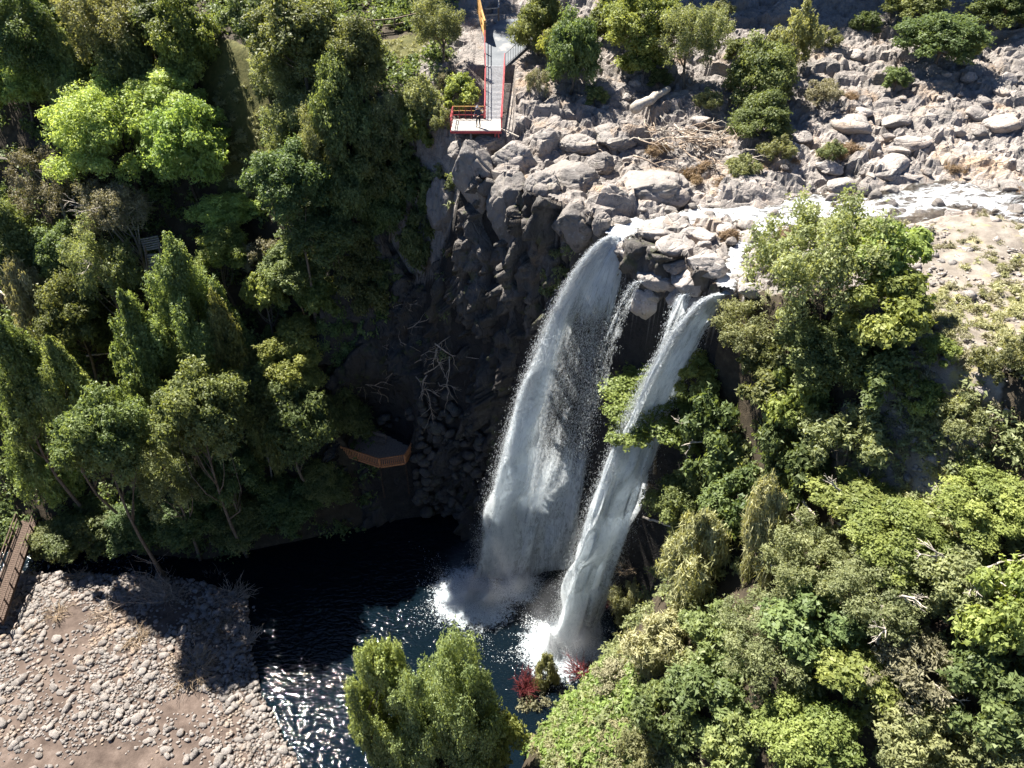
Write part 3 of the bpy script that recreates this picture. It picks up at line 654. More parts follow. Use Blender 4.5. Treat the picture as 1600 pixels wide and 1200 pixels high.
for k, i in enumerate(small):
    a = RNG.uniform(0, 6.28); c_, s_ = math.cos(a), math.sin(a); V = V0 * (1 + RNG.uniform(-.3, .3, (len(V0), 1))) * np.array([1, RNG.uniform(.6, 1), RNG.uniform(.45, .7)]) * s[i]
    V = V @ np.array([[c_, s_, 0], [-s_, c_, 0], [0, 0, 1]]) + (x[i], y[i], hh[i] + s[i] * .2); Vs.append(V); Fs.append(F0 + k * len(V0))
o = link('gravel', np_mesh('gravel', np.vstack(Vs), np.vstack(Fs), M['beach'])); tag(o, 'small pale stones and gravel of the beach', 'gravel', kind='stuff')

# ------------------------------------------------------------------ viewing platform
plat = thing('viewing_platform', 'red steel viewing platform with pale floor, jutting from the cliff top', 'platform', (-2.9, 60.3, 39.55))
o_ = np.array(plat.location)
def loc(*p): return np.array(p, float) - o_
fl = MB(); fl.box(loc(-2.95, 61.8, 39.52), (4.1, 3.0, .08)); fl.build('floor_plate', M['plate'], plat)
for nm, a, b in (('edge_beam', (-5.0, 60.28, 39.4), (-.9, 60.28, 39.4)), ('edge_beam', (-5.0, 63.32, 39.4), (-2.3, 63.32, 39.4)), ('edge_beam', (-5.02, 60.3, 39.4), (-5.02, 63.3, 39.4)), ('edge_beam', (-.88, 60.3, 39.4), (-.88, 63.3, 39.4))):
    m = MB(); m.bar(loc(*a), loc(*b), .08, .16); m.build(nm, M['red_paint'], plat)
for x0, y0, x1, y1, zb in ((-1.35, 60.7, -1.75, 60.5, 36.4), (-1.15, 60.7, -.75, 60.5, 36.4), (-3.4, 60.6, -3.4, 60.6, 36.6), (-1.3, 63, -1.3, 63, 37.0), (-4.6, 62.8, -4.6, 62.8, 36.6)):
    m = MB(); m.bar(loc(x0, y0, 39.35), loc(x1, y1, zb - .5), .13); m.build('leg', M['red_paint'] if x0 > -3 else M['grey_steel'], plat)
m = MB(); m.bar(loc(-1.5, 60.6, 38.3), loc(-1.0, 60.6, 38.3), .07); m.build('brace', M['red_paint'], plat)
m = MB(); m.bar(loc(-.9, 61.0, 39.46), loc(.55, 60.4, 39.0), .14, .1); m.build('bracket_beam', M['pale_wood'], plat)
for k in range(6):      # back railing of the platform
    x_ = -5.0 + k * .52; m = MB(); m.bar(loc(x_, 63.3, 39.5), loc(x_, 63.3, 40.6), .05); m.build('railing_post', M['red_paint'], plat)
for z_, mt in ((40.6, 'orange_paint'), (40.25, 'orange_paint'), (39.9, 'red_paint')):
    m = MB(); m.bar(loc(-5.0, 63.3, z_), loc(-2.35, 63.3, z_), .06 if z_ > 40.5 else .04); m.build('rail', M[mt], plat)
for k in range(4):
    y_ = 60.35 + k * .97; m = MB(); m.bar(loc(-5.0, y_, 39.5), loc(-5.0, y_, 40.6), .045); m.build('railing_post', M['red_paint'], plat)
for z_ in (40.6, 40.25): m = MB(); m.bar(loc(-5.0, 60.35, z_), loc(-5.0, 63.3, z_), .05); m.build('rail', M['red_paint'], plat)
# sloping walkway of grating with red side frames
wa, wb = np.array([-1.6, 63.3, 39.55]), np.array([(PATH[0][0] + PATH[1][0]) / 2, PATH[0][1] - .05, zpath(PATH[0][1]) + .02])
for k in range(44):
    f_ = (k + .5) / 44; c_ = wa + (wb - wa) * f_; hw = .62 + .2 * f_; m = MB(); m.bar(c_ + (-hw, 0, 0) - o_, c_ + (hw, 0, 0) - o_, .14, .05); m.build('tread', M['galv'], plat)
for sx in (-1, 1):
    e0, e1 = wa + (sx * .72, -.0, 0), wb + (sx * .9, 0, 0)
    m = MB(); m.bar(e0 - o_, e1 - o_, .1, .2); m.build('side_beam', M['red_paint'], plat)
    for hz in (.55, 1.1):
        m = MB(); m.bar(e0 + (0, 0, hz) - o_, e1 + (0, 0, hz) - o_, .055); m.build('rail', M['red_paint'], plat)
    for f_ in (0.0, .25, .5, .75, 1.0):
        q_ = e0 + (e1 - e0) * f_; m = MB(); m.bar(q_ - o_, q_ + (0, 0, 1.1) - o_, .055); m.build('railing_post', M['red_paint'], plat)
m = MB(); m.bar((-.9, 60.35, 39.5) - o_, (-.9, 63.3, 40.62) - o_, .05); m.build('brace', M['red_paint'], plat)
for y_ in (60.4, 61.4, 62.4, 63.2):
    m = MB(); m.bar(loc(-.9, y_, 39.5), loc(-.9, y_, 40.6), .05); m.build('railing_post', M['red_paint'], plat)
for z_ in (40.6, 40.2): m = MB(); m.bar(loc(-.9, 60.35, z_), loc(-.9, 63.3, z_), .06); m.build('rail', M['red_paint'], plat)

def fence(name, label, pts, mats, hgt=1.1, step=1.3, rails=(1.0, .55), w=.07, thin=None, pw=.09, rh=None):
    root = thing(name, label, 'railing' if 'rail' in name else 'fence', tuple(pts[0])); o = np.array(root.location); pts = [np.asarray(p, float) for p in pts]
    for a, b in zip(pts[:-1], pts[1:]):
        L = np.linalg.norm(b - a); n = max(1, int(L / step))
        for k in range(n + (b is pts[-1])):
            q_ = a + (b - a) * k / n; m = MB(); m.bar(q_ - (0, 0, .15) - o, q_ + (0, 0, hgt) - o, pw); m.build('post', M[mats[0]], root)
        for rz_ in rails:
            m = MB(); m.bar(a + (0, 0, hgt * rz_) - o, b + (0, 0, hgt * rz_) - o, w, rh); m.build('rail', M[mats[1]], root)
    return root
def pp(i, dx=0, dy=0): return np.array([PATH[i][0] + dx, PATH[i][1] + dy, zpath(PATH[i][1] + dy)])
fence('path_railing', 'dark thin railing along the right edge of the grey path', [pp(1, -.05), pp(2, -.05)], ('grey_steel', 'grey_steel'), 1.1, .45, (1.0, .08), .05, None, .035)
fence('path_railing', 'tall orange-yellow railing running away along the left edge of the grey path', [pp(8, .1), pp(7, .1), np.array([atz(747, 12, 45.0)[0], atz(747, 12, 45.0)[1], 44.6])], ('orange_paint', 'orange_paint'), 1.7, 1.8, (1.0, .62, .24), .16, None, .2, .36)
fence('path_railing', 'red railing on the left edge of the path joining the platform walkway', [pp(0, .08), pp(8, .1)], ('red_paint', 'red_paint'), 1.1, 1.6, (1.0, .5), .06)
fence('wooden_fence', 'short wooden rail fence behind the orange railing by the path bend', [pp(6, -1.2, .4), pp(6, .2, .6), pp(5, .6, 2.5)], ('old_wood', 'pale_wood'), 1.15, 1.5, (1.0, .5), .11, None, .16)
def gp(px, py): p = cast(px, py); return np.array([p[0], p[1], p[2]])
fence('wooden_fence', 'weathered wooden fence along the forest track left of the path', [gp(548, 46), gp(582, 53), gp(618, 50), gp(660, 40)], ('old_wood', 'old_wood'), 1.2, 2.0, (1.0, .55), .13, None, .18)

# person on the platform
def person(loc_, rz, label):
    root = thing('person', label, 'person', loc_, rz)
    J = {'pelvis': (0, 0, .92), 'waist': (0, .02, 1.08), 'chest': (0, .08, 1.32), 'neck': (0, .12, 1.47), 'jaw': (0, .16, 1.53), 'head': (0, .17, 1.64), 'crown': (0, .16, 1.72),
         'hipL': (-.10, 0, .88), 'kneeL': (-.12, .05, .48), 'ankL': (-.13, -.02, .08), 'toeL': (-.15, .17, .035),
         'hipR': (.10, 0, .88), 'kneeR': (.13, .10, .49), 'ankR': (.15, .02, .08), 'toeR': (.18, .20, .035),
         'shL': (-.19, .08, 1.40), 'elL': (-.27, .12, 1.13), 'wrL': (-.22, .33, 1.02), 'haL': (-.20, .42, 1.02),
         'shR': (.19, .08, 1.40), 'elR': (.29, .06, 1.14), 'wrR': (.26, .25, .98), 'haR': (.24, .33, .96)}
    rad = {'pelvis': .145, 'waist': .13, 'chest': .155, 'neck': .058, 'jaw': .075, 'head': .098, 'crown': .07, 'hip': .095, 'knee': .062, 'ank': .045, 'toe': .035, 'sh': .07, 'el': .046, 'wr': .034, 'ha': .036}
    E = [('pelvis', 'waist'), ('waist', 'chest'), ('chest', 'neck'), ('neck', 'jaw'), ('jaw', 'head'), ('head', 'crown')]
    for s in 'LR': E += [('pelvis', 'hip' + s), ('hip' + s, 'knee' + s), ('knee' + s, 'ank' + s), ('ank' + s, 'toe' + s), ('chest', 'sh' + s), ('sh' + s, 'el' + s), ('el' + s, 'wr' + s), ('wr' + s, 'ha' + s)]
    for s, sg in (('L', -1), ('R', 1)):     # five fingers on each hand
        h_ = np.array(J['ha' + s])
        for k, (dx, dz, ln) in enumerate(((-.03, .0, .07), (-.01, .01, .085), (.012, .008, .08), (.032, -.002, .065), (-.045 * sg, .03, .05))):
            J[f'f{k}{s}'] = tuple(h_ + (dx, ln, dz - .02)); rad[f'f{k}'] = .009; E.append(('ha' + s, f'f{k}{s}'))
    names = list(J); me = bpy.data.meshes.new('body'); me.from_pydata([J[n_] for n_ in names], [(names.index(a), names.index(b)) for a, b in E], [])
    ob = bpy.data.objects.new('body', me); COL.objects.link(ob)
    sk = ob.modifiers.new('skin', 'SKIN'); sk.use_smooth_shade = True
    for i_, n_ in enumerate(names):
        r_ = rad.get(n_) or rad.get(n_[:-1]); sv = me.skin_vertices[0].data[i_]; sv.radius = (r_, r_); sv.use_root = n_ == 'pelvis'
    sb = ob.modifiers.new('sub', 'SUBSURF'); sb.levels = 2; sb.render_levels = 2
    ev = ob.evaluated_get(bpy.context.evaluated_depsgraph_get()); bm_ = bpy.data.meshes.new_from_object(ev); bpy.data.objects.remove(ob)
    for mt in ('jacket', 'trousers', 'skin', 'shoe'): bm_.materials.append(M[mt])
    for pl in bm_.polygons:
        z = pl.center.z; x_ = abs(pl.center.x)
        pl.material_index = 2 if z > 1.47 or (pl.center.y > .30 and z < 1.1 and z > .9) else 3 if z < .085 else 1 if z < .95 and x_ < .24 else 0
    bm_.shade_smooth(); link('body', bm_, root)
    hr = MB(); V, F = ICO[3]; keep_ = V[:, 2] > -.15; hv = V * np.array([.108, .118, .108]) + (0, .155, 1.665); hr.add(hv, [f for f in F if keep_[f].all()]); hr.build('cap', M['cap'], root, True)
    br = MB(); br.box((0, .285, 1.665), (.14, .10, .012)); br.build('cap_peak', M['cap'], root)
    fa = MB(); fa.tube([(0, .255, 1.655), (0, .285, 1.625), (0, .262, 1.61)], [.008, .017, .012], 6); fa.build('nose', M['skin'], root)
    for sx in (-1, 1):
        e_ = MB(); V1, F1 = ICO[2]; e_.add(V1 * .011 + (sx * .035, .262, 1.645), F1); e_.build('eye', M['shoe'], root)
        e_ = MB(); e_.add(V1 * np.array([.012, .022, .032]) + (sx * .098, .165, 1.635), F1); e_.build('ear', M['skin'], root)
    mo_ = MB(); mo_.box((0, .262, 1.575), (.045, .012, .008)); mo_.build('mouth', M['red_twig'], root)
    return root
M['jacket'] = simple('dark_blue_jacket', (.035, .038, .060), .8); M['trousers'] = simple('dark_trousers', (.018, .017, .02), .85); M['skin'] = simple('skin', (.40, .24, .17), .55, .3, 0, .08)
M['shoe'] = simple('black_shoe', (.015, .014, .014), .6); M['cap'] = simple('grey_cap', (.22, .22, .26), .8)
person((-2.75, 61.1, 39.57), R(150), 'person in dark jacket, dark trousers and grey cap standing on the viewing platform')

# ------------------------------------------------------------------ lower wooden deck
ZD = 8.0
rt = [atz(519, 687, ZD + 1.0), atz(533, 698, ZD + 1.0), atz(592, 717, ZD + 1.0), atz(632, 711, ZD + 1.0), atz(643, 692, ZD + 1.0)]
deck = thing('viewing_deck', 'small wooden viewing deck with red-brown baluster railing at the foot of the cliff', 'deck', (rt[2][0], rt[2][1], ZD)); o_ = np.array(deck.location)
fp = [np.array([p[0], p[1], ZD]) for p in rt]
dirp = fp[2] - fp[1]; dirp /= np.linalg.norm(dirp); nrmp = np.array([-dirp[1], dirp[0], 0])
outline = np.array([(p - fp[2]) @ np.column_stack([dirp, nrmp]) for p in fp])
back = [np.array([outline[4][0], outline[4][1] + .2]), np.array([outline[0][0] + 1.0, max(outline[4][1], outline[0][1]) + 1.6])]
opoly = np.vstack([outline, back])
wpl = .16; v_ = opoly[:, 1].min() + wpl / 2
while v_ < opoly[:, 1].max():
    xsx = []
    for k in range(len(opoly)):
        a, b = opoly[k], opoly[(k + 1) % len(opoly)]
        if (a[1] > v_) != (b[1] > v_): xsx.append(a[0] + (v_ - a[1]) / (b[1] - a[1]) * (b[0] - a[0]))
    xsx.sort()
    for a, b in zip(xsx[::2], xsx[1::2]):
        if b - a > .15:
            m = MB(); m.bar(fp[2] + dirp * a + nrmp * v_ - o_, fp[2] + dirp * b + nrmp * v_ - o_, wpl - .045, .05); m.build('plank', M['deck_wood'], deck)
    v_ += wpl
for a, b in zip(fp[:-1], fp[1:]):
    up = np.array([0, 0, 1.0]); L = np.linalg.norm(b - a); nb = max(2, int(L / .19))
    for hz, w in ((1.0, .12), (.12, .09)):
        m = MB(); m.bar(a + up * hz - o_, b + up * hz - o_, w, .07); m.build('rail', M['rail_wood'], deck)
    m = MB(); m.bar(a - up * .15 - o_, b - up * .15 - o_, .08, .22); m.build('fascia_board', M['rail_wood'], deck)
    for k in range(nb):
        q_ = a + (b - a) * (k + .5) / nb; m = MB(); m.bar(q_ + up * .1 - o_, q_ + up * .98 - o_, .075, .04); m.build('baluster', M['rail_wood'], deck)
for p in fp:
    m = MB(); m.bar(p - (0, 0, .1) - o_, p + (0, 0, 1.08) - o_, .13); m.build('post', M['rail_wood'], deck); m = MB(); m.bar(p - (0, 0, 4.5) - o_, p - (0, 0, .12) - o_, .15); m.build('support', M['dark_bark'], deck)
bc = atz(590, 686, ZD + .45); bench = thing('bench', 'plain wooden bench with backrest on the lower deck', 'bench', (bc[0], bc[1], ZD + .03)); ang = math.atan2(dirp[1], dirp[0])
bench.rotation_euler = (0, 0, ang)
for y_ in (-.2, 0, .2): m = MB(); m.box((0, y_ - .1, .45), (1.9, .17, .05)); m.build('seat_slat', M['old_wood'], bench)
for z_ in (.72, .92): m = MB(); m.box((0, .30, z_), (1.9, .05, .13)); m.build('backrest_slat', M['old_wood'], bench)
for sx in (-.8, .8):
    m = MB(); m.bar((sx, -.25, 0), (sx, -.25, .42), .09); m.build('leg', M['old_wood'], bench); m = MB(); m.bar((sx, .25, 0), (sx, .35, 1.0), .09); m.build('leg', M['old_wood'], bench)

# ------------------------------------------------------------------ footbridge and forest stair
ba, bb = atz(45, 812, 2.6), atz(-12, 975, 2.2)
br = thing('footbridge', 'narrow wooden footbridge with rail sides crossing the dark outlet stream', 'bridge', tuple(ba)); o_ = ba; d_ = bb - ba; L = np.linalg.norm(d_); d_ /= L; sd = np.cross(d_, (0, 0, 1)); sd /= np.linalg.norm(sd)
n = int(L / .24)
for k in range(n):
    c_ = d_ * (k + .5) * L / n; m = MB(); m.bar(c_ - sd * .85, c_ + sd * .85, .2, .06); m.build('plank', M['dark_wood'], br)
for sg in (-1, 1):
    m = MB(); m.bar(sd * sg * .75 - (0, 0, .2), d_ * L + sd * sg * .75 - (0, 0, .2), .16, .28); m.build('beam', M['dark_wood'], br)
    for hz in (.55, 1.05): m = MB(); m.bar(sd * sg * .85 + (0, 0, hz), d_ * L + sd * sg * .85 + (0, 0, hz), .09); m.build('rail', M['dark_wood'], br)
    for k in range(8): q_ = d_ * L * k / 7 + sd * sg * .85; m = MB(); m.bar(q_ - (0, 0, .1), q_ + (0, 0, 1.1), .1); m.build('post', M['dark_wood'], br)
def stair(label, p0, p1, n, w):
    a, b = np.array(p0), np.array(p1); root = thing('staircase', label, 'stairs', tuple(a)); d_ = b - a; sd = np.cross(d_, (0, 0, 1)); sd /= np.linalg.norm(sd)
    for k in range(n):
        c_ = d_ * (k + .5) / n; m = MB(); m.bar(c_ - sd * w / 2, c_ + sd * w / 2, .34, .08); m.build('tread', M['pale_wood'], root)
    for sg in (-1, 1):
        m = MB(); m.bar(sd * sg * w / 2 - (0, 0, .15), d_ + sd * sg * w / 2 - (0, 0, .15), .1, .25); m.build('stringer', M['old_wood'], root)
        m = MB(); m.bar(sd * sg * w / 2 + (0, 0, .95), d_ + sd * sg * w / 2 + (0, 0, .95), .09); m.build('handrail', M['old_wood'], root)
        for k in range(4): q_ = d_ * k / 3 + sd * sg * w / 2; m = MB(); m.bar(q_ - (0, 0, .1), q_ + (0, 0, .98), .09); m.build('post', M['old_wood'], root)
s0, s1, s2 = cast(248, 450, 6.5), cast(241, 396, 7.0), cast(226, 350, 7.5)
stair('lower flight of pale wooden stairs glimpsed between the forest trees', s0, s1, 14, 1.3)
lp = s1 + (s2 - s1) * .12
land = thing('boardwalk', 'pale boardwalk landing above the forest stairs', 'boardwalk', tuple(lp)); d_ = s2 - lp; d_[2] *= .35; L = np.linalg.norm(d_); sd = np.cross(d_, (0, 0, 1)); sd /= np.linalg.norm(sd)
n = int(L / .25)
for k in range(n): c_ = d_ * (k + .5) / n; m = MB(); m.bar(c_ - sd * .8, c_ + sd * .8, .22, .06); m.build('plank', M['pale_wood'], land)
for sg in (-1, 1): m = MB(); m.bar(sd * sg * .7 - (0, 0, .15), d_ + sd * sg * .7 - (0, 0, .15), .12, .22); m.build('beam', M['old_wood'], land)
for f_ in (.1, .9):
    for sg in (-1, 1): q_ = d_ * f_ + sd * sg * .7; m = MB(); m.bar(q_ - (0, 0, 6), q_ - (0, 0, .2), .14); m.build('post', M['old_wood'], land)

# ------------------------------------------------------------------ foliage
def leaves(C, CR, per, g, L, W, aniso=(1, 1, 1), up=.35, droop=0.0, outward=.7, fill=.55, twig=.6):
    """leaf blades on twigs and through the clumps: C clump centres, CR radii"""
    per = int(per * 1.5); idx = np.repeat(np.arange(len(C)), per); n = len(idx); an = np.asarray(aniso)
    d = g.normal(size=(n, 3)); d[:, 2] += .25; d /= np.linalg.norm(d, axis=1)[:, None]
    rad = fill + (1 - fill) * g.random(n) ** .6
    rad *= 1 + .22 * np.sin(d[:, 0] * 5 + idx) * np.sin(d[:, 1] * 5 + idx * 1.7)
    P = d * rad[:, None]
    nt = max(6, per // 22); td = g.normal(size=(len(C) * nt, 3)); td[:, 2] += .35; td /= np.linalg.norm(td, axis=1)[:, None]; tl = g.uniform(.75, 1.5, len(td))
    ti = idx * nt + g.integers(0, nt, n); q = g.random(n) ** .6; on = g.random(n) < twig
    Pt = td[ti] * (q * tl[ti])[:, None] + g.normal(size=(n, 3)) * .085; Pt[:, 2] -= .22 * droop * q ** 2
    P = np.where(on[:, None], Pt, P); d = np.where(on[:, None], td[ti], d); P = C[idx] + P * CR[idx][:, None] * an
    nrm = d * outward + g.normal(size=(n, 3)) * .55 + np.array([0, 0, up]); nrm /= np.linalg.norm(nrm, axis=1)[:, None]
    a = np.cross(nrm, g.normal(size=(n, 3))) + d * .7; a[:, 2] -= droop; a -= nrm * (a * nrm).sum(1)[:, None]; a /= np.linalg.norm(a, axis=1)[:, None] + 1e-9
    b = np.cross(nrm, a); l = (L * g.uniform(.5, 1.4, n))[:, None]; w = (W * g.uniform(.7, 1.3, n))[:, None]
    V = np.stack([P - a * l * .35 + b * w * .55, P - a * l * .35 - b * w * .55, P + a * l * .65 - nrm * l * .1], 1)
    ctint = g.random(len(C)); tint = np.clip(.5 * ctint[idx] + .5 * g.random(n), 0, 1)
    return V.reshape(-1, 3), np.arange(n * 3).reshape(-1, 3), tint
def clump_centres(kind, n, g):
    d = g.normal(size=(n * 6, 3)); d /= np.linalg.norm(d, axis=1)[:, None]
    d = d[d[:, 2] > -.55][:n * 2]
    lob = 1 + .30 * vnoise(d * 1.9 + g.random() * 50, 3) + .15 * vnoise(d * 4.1, 4)
    r = (.35 + .6 * g.random(len(d)) ** .55) * lob
    P = d * r[:, None]
    if kind in ('conic',):
        z = g.uniform(-1, 1, len(d)); rr_ = (1 - z) / 2; rr_ = (rr_ ** .75) * (.55 + .5 * g.random(len(d))) * lob; a = g.random(len(d)) * 6.283
        P = np.stack([np.cos(a) * rr_, np.sin(a) * rr_, z], 1)
    if kind == 'column':
        z = g.uniform(-1, 1, len(d)); rr_ = (1 - np.abs(z) ** 3 * .8) * (.5 + .45 * g.random(len(d))) * lob; a = g.random(len(d)) * 6.283
        P = np.stack([np.cos(a) * rr_, np.sin(a) * rr_, z], 1)
    # keep clumps apart so that gaps stay open between them
    keep = []; md = (1.75 / n ** (1 / 3.0)) * .42
    for i in range(len(P)):
        if all(((P[i] - P[j]) ** 2).sum() > md * md for j in keep): keep.append(i)
        if len(keep) == n: break
    return P[keep]
STYLE = {  # form, clumps, clump radius, leaf length and width in metres, anisotropy, droop, leaf share, upward
    'dense': ('round', 60, .27, .30, .17, (1, 1, .85), .3, 1.0, .45),
    'lime': ('round', 90, .24, .34, .15, (1.1, 1.1, .85), .6, 1.05, .3),
    'olive': ('round', 75, .23, .26, .11, (.9, .9, 1.1), .2, .62, .25),
    'droop': ('conic', 62, .23, .34, .14, (.8, .8, 1.5), 1.3, 1.0, .2),
    'round': ('round', 62, .25, .28, .16, (1.05, 1.05, .8), .2, 1.0, .5),
    'pale': ('round', 70, .22, .26, .09, (.9, .9, 1.1), .3, .5, .2),
    'pillar': ('column', 95, .21, .30, .13, (.9, .9, 1.2), .5, 1.5, .3),
    'bushy': ('round', 95, .22, .27, .13, (1, 1, 1), .3, 1.5, .35),
    'shaggy': ('column', 60, .26, .62, .085, (.9, .9, 1.2), 1.2, .9, .15),
}
CROWN = {}
def crown_mesh(kind, size, var):
    key = (kind, size, var)
    if key in CROWN: return CROWN[key]
    form, nc, cr, L, W, an, dr, share, up = STYLE[kind]; Rw = {'s': 1.5, 'm': 2.9, 'l': 4.8}[size]
    g = np.random.default_rng(hash_key(key)); nc = int(nc * {'s': .38, 'm': .75, 'l': 1.3}[size]); cr = cr * {'s': 1.35, 'm': 1.08, 'l': .88}[size]
    C = clump_centres(form, nc, g); CR = cr * g.uniform(.65, 1.3, len(C))
    total = {'s': 7500, 'm': 24000, 'l': 50000}[size] * share; L *= .70; W *= .78
    V, F, tint = leaves(C, CR, int(total / len(C)), g, L / Rw, W / Rw, an, up, dr)
    me = np_mesh(f'crown', V, F, LEAF[kind], {'tint': ('FACE', tint)}); CROWN[key] = (me, C); return CROWN[key]
def hash_key(key): return sum((i + 1) * 131 * sum(ord(c) * (j + 3) for j, c in enumerate(str(k))) for i, k in enumerate(key)) % 100003

def limbs(mb, base, cen, sc, C, g, n, r0, stop=.92):
    top = cen + np.array([0, 0, sc[2] * .35]); base = np.asarray(base, float)
    k = 7; f = np.linspace(0, 1, k)[:, None]; bend = g.normal(size=(1, 3)) * np.array([.08, .08, 0]) * np.linalg.norm(top - base)
    tr = base + (top - base) * f + bend * np.sin(f * math.pi); mb.tube(tr, r0 * np.linspace(1, .22, k), 7)
    for i in g.choice(len(C), min(n, len(C)), replace=False):
        e = cen + C[i] * sc * stop; fs = g.uniform(.35, .8); s = base + (top - base) * fs + bend[0] * math.sin(fs * math.pi)
        q_ = np.linspace(0, 1, 5)[:, None]; mid = g.normal(size=(1, 3)) * .07 * np.linalg.norm(e - s); mid[0, 2] -= .05 * np.linalg.norm(e - s)
        rl = r0 * (1 - .75 * fs) * .55; mb.tube(s + (e - s) * q_ + mid * np.sin(q_ * math.pi), rl * np.linspace(1, .18, 5), 5)
TREE_N = [0]
def tree(kind, px, py, rx, ry, label, name=None, hc=None, cat='tree', bark='bark', group=None, lean=0.0, size=None, var=None, bare=0):
    """a tree whose crown is seen around a photograph pixel; radii in pixels give its real size once its distance is known"""
    TREE_N[0] += 1; g = np.random.default_rng(900 + TREE_N[0])
    p = cast(px, py, 3.0); rw = rx * depth(p) / FPX
    for _ in range(3):
        h_ = hc if hc is not None else (.75 * rw if cat == 'shrub' else 1.7 * rw + 2.5 if (px < 560 and py > 300) else 1.25 * rw + .8)
        p = cast(px, py, h_); dp = depth(p); rw = rx * dp / FPX
    dd = np.array([p[0], p[1], p[2] - CAMZ]); al = math.asin(-dd[2] / np.linalg.norm(dd)); ryw = ry * dp / FPX
    rz = math.sqrt(max(ryw ** 2 - (rw * math.sin(al)) ** 2, (.45 * rw) ** 2)) / math.cos(al); rz = min(max(rz, .62 * rw), 2.6 * rw)
    if hc is None and rz > rw * 1.2 and not (px < 560 and py > 300):
        p = cast(px, py, rz * .95); dp = depth(p)
    gz = h1(p[0], p[1]); root = thing(name or ('shrub' if cat == 'shrub' else 'tree'), label, cat, (p[0], p[1], gz), 0, group)
    size = size or ('s' if rw < 2.1 else 'm' if rw < 3.9 else 'l'); var = TREE_N[0] % 2 if size == 'm' else 0
    me, C = crown_mesh(kind, size, var); sc = np.array([rw, rw, rz]) * 1.04
    ho = p[2] - gz; rot = random.uniform(0, 6.28)
    c = link('crown', me, root); c.location = (0, 0, ho); c.scale = sc; c.rotation_euler = (0, lean, rot)
    cr_, sr_ = math.cos(rot), math.sin(rot); Cr = C @ np.array([[cr_, sr_, 0], [-sr_, cr_, 0], [0, 0, 1]])
    mb = MB(); limbs(mb, (lean * -ho * .6, 0, -.4), np.array([0, 0, ho]), sc, Cr, g, 10 if cat != 'shrub' else 5, max(.05, .055 * rw + .02), .85)
    mb.build('trunk', M[bark], root, True)
    for k in range(bare):
        bm_ = MB(); a = g.uniform(0, 6.28); s = np.array([0, 0, ho]); e = s + np.array([math.cos(a), math.sin(a), g.uniform(.1, .8)]) * rw * g.uniform(1.05, 1.35)
        branchlet(bm_, s + (e - s) * .35, e, .07, g, 2); bm_.build('dead_branch', M['pale_bark'], root, True)
    return root
def branchlet(mb, s, e, r, g, depth_):
    k = 6; q_ = np.linspace(0, 1, k)[:, None]; L = np.linalg.norm(e - s); P = s + (e - s) * q_ + np.cumsum(g.normal(size=(k, 3)) * .05 * L, 0) * (q_ > 0)
    mb.tube(P, r * np.linspace(1, .3, k), 5)
    if depth_ > 0:
        for _ in range(3 if depth_ > 1 else 4):
            i = g.integers(1, k - 1); d = (e - s) / L + g.normal(size=3) * .6; branchlet(mb, P[i], P[i] + d / np.linalg.norm(d) * L * g.uniform(.3, .55), r * .55, g, depth_ - 1)

T = tree
# --- forest on the left slope
T('dense', 40, 55, 66, 70, 'dark tree filling the top left corner of the forest')
T('olive', 168, 45, 62, 66, 'tall dull green tree at the upper edge, second from the corner')
T('round', 291, 78, 42, 60, 'rounded olive-yellow tree standing alone above the lime-green trees')
T('dense', 205, 125, 44, 62, 'mid green pointed tree just left of the rounded olive-yellow one')
T('droop', 105, 105, 44, 62, 'feathery green tree on the upper left slope')
T('lime', 22, 135, 46, 50, 'bright yellow-green tree cut by the left edge of the picture')
T('droop', 118, 168, 42, 50, 'yellowish drooping tree above the lime-green crown')
T('dense', 402, 36, 46, 46, 'broad dark tree at the upper edge above the meadow gap')
T('dense', 255, 20, 50, 40, 'dark crown at the upper edge over the rounded olive tree', None, 4.5)
T('dense', 470, 60, 66, 62, 'large dark many-headed tree in the top middle of the forest')
T('dense', 555, 95, 46, 50, 'dark tree in front of the weathered track fence')
T('olive', 445, 120, 46, 40, 'grey-green sunlit crown above the tall clumped tree')
T('olive', 428, 138, 32, 42, 'round sunlit crown bordering the meadow gap on its right')
T('olive', 466, 200, 50, 60, 'tall clumped grey-green tree right of the meadow gap')
T('olive', 498, 235, 38, 52, 'narrow grey-green tree leaning over dark forest below the clumped one', None, 14)
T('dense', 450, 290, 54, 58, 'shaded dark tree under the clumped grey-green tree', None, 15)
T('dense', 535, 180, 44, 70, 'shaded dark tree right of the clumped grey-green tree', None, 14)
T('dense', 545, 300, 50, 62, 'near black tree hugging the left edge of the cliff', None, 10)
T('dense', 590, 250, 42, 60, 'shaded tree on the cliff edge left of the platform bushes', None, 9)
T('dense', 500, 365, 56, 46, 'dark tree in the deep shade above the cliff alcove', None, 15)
T('lime', 185, 215, 84, 82, 'big feathery lime-green tree, brightest in the forest', None, 7.0, bark='dark_bark', bare=0)
T('lime', 292, 232, 60, 66, 'second lime-green tree joined to the right of the brightest one', None, 6.5, bark='dark_bark')
T('lime', 262, 150, 52, 34, 'lower lime-yellow crown just above the two lime-green trees', None, 5.0, bark='dark_bark')
T('lime', 358, 332, 44, 30, 'low lime-green bush at the foot of the meadow gap', 'shrub', None, 'shrub')
T('pale', 80, 285, 58, 56, 'beige half bare tree left of the lime-green trees', None, None, 'tree', 'pale_bark', bare=3)
T('pale', 180, 335, 52, 46, 'pale airy tree right above the forest stairs', None, 10.0, 'tree', 'pale_bark', bare=2)
T('olive', 165, 425, 52, 66, 'yellowish airy tree left of the forest stairs', None, 10.0, bare=1)
T('dense', 100, 395, 40, 44, 'blue-green tree with big sprays below the beige tree')
T('dense', 30, 385, 44, 60, 'dark tree at the left edge below the beige tree')
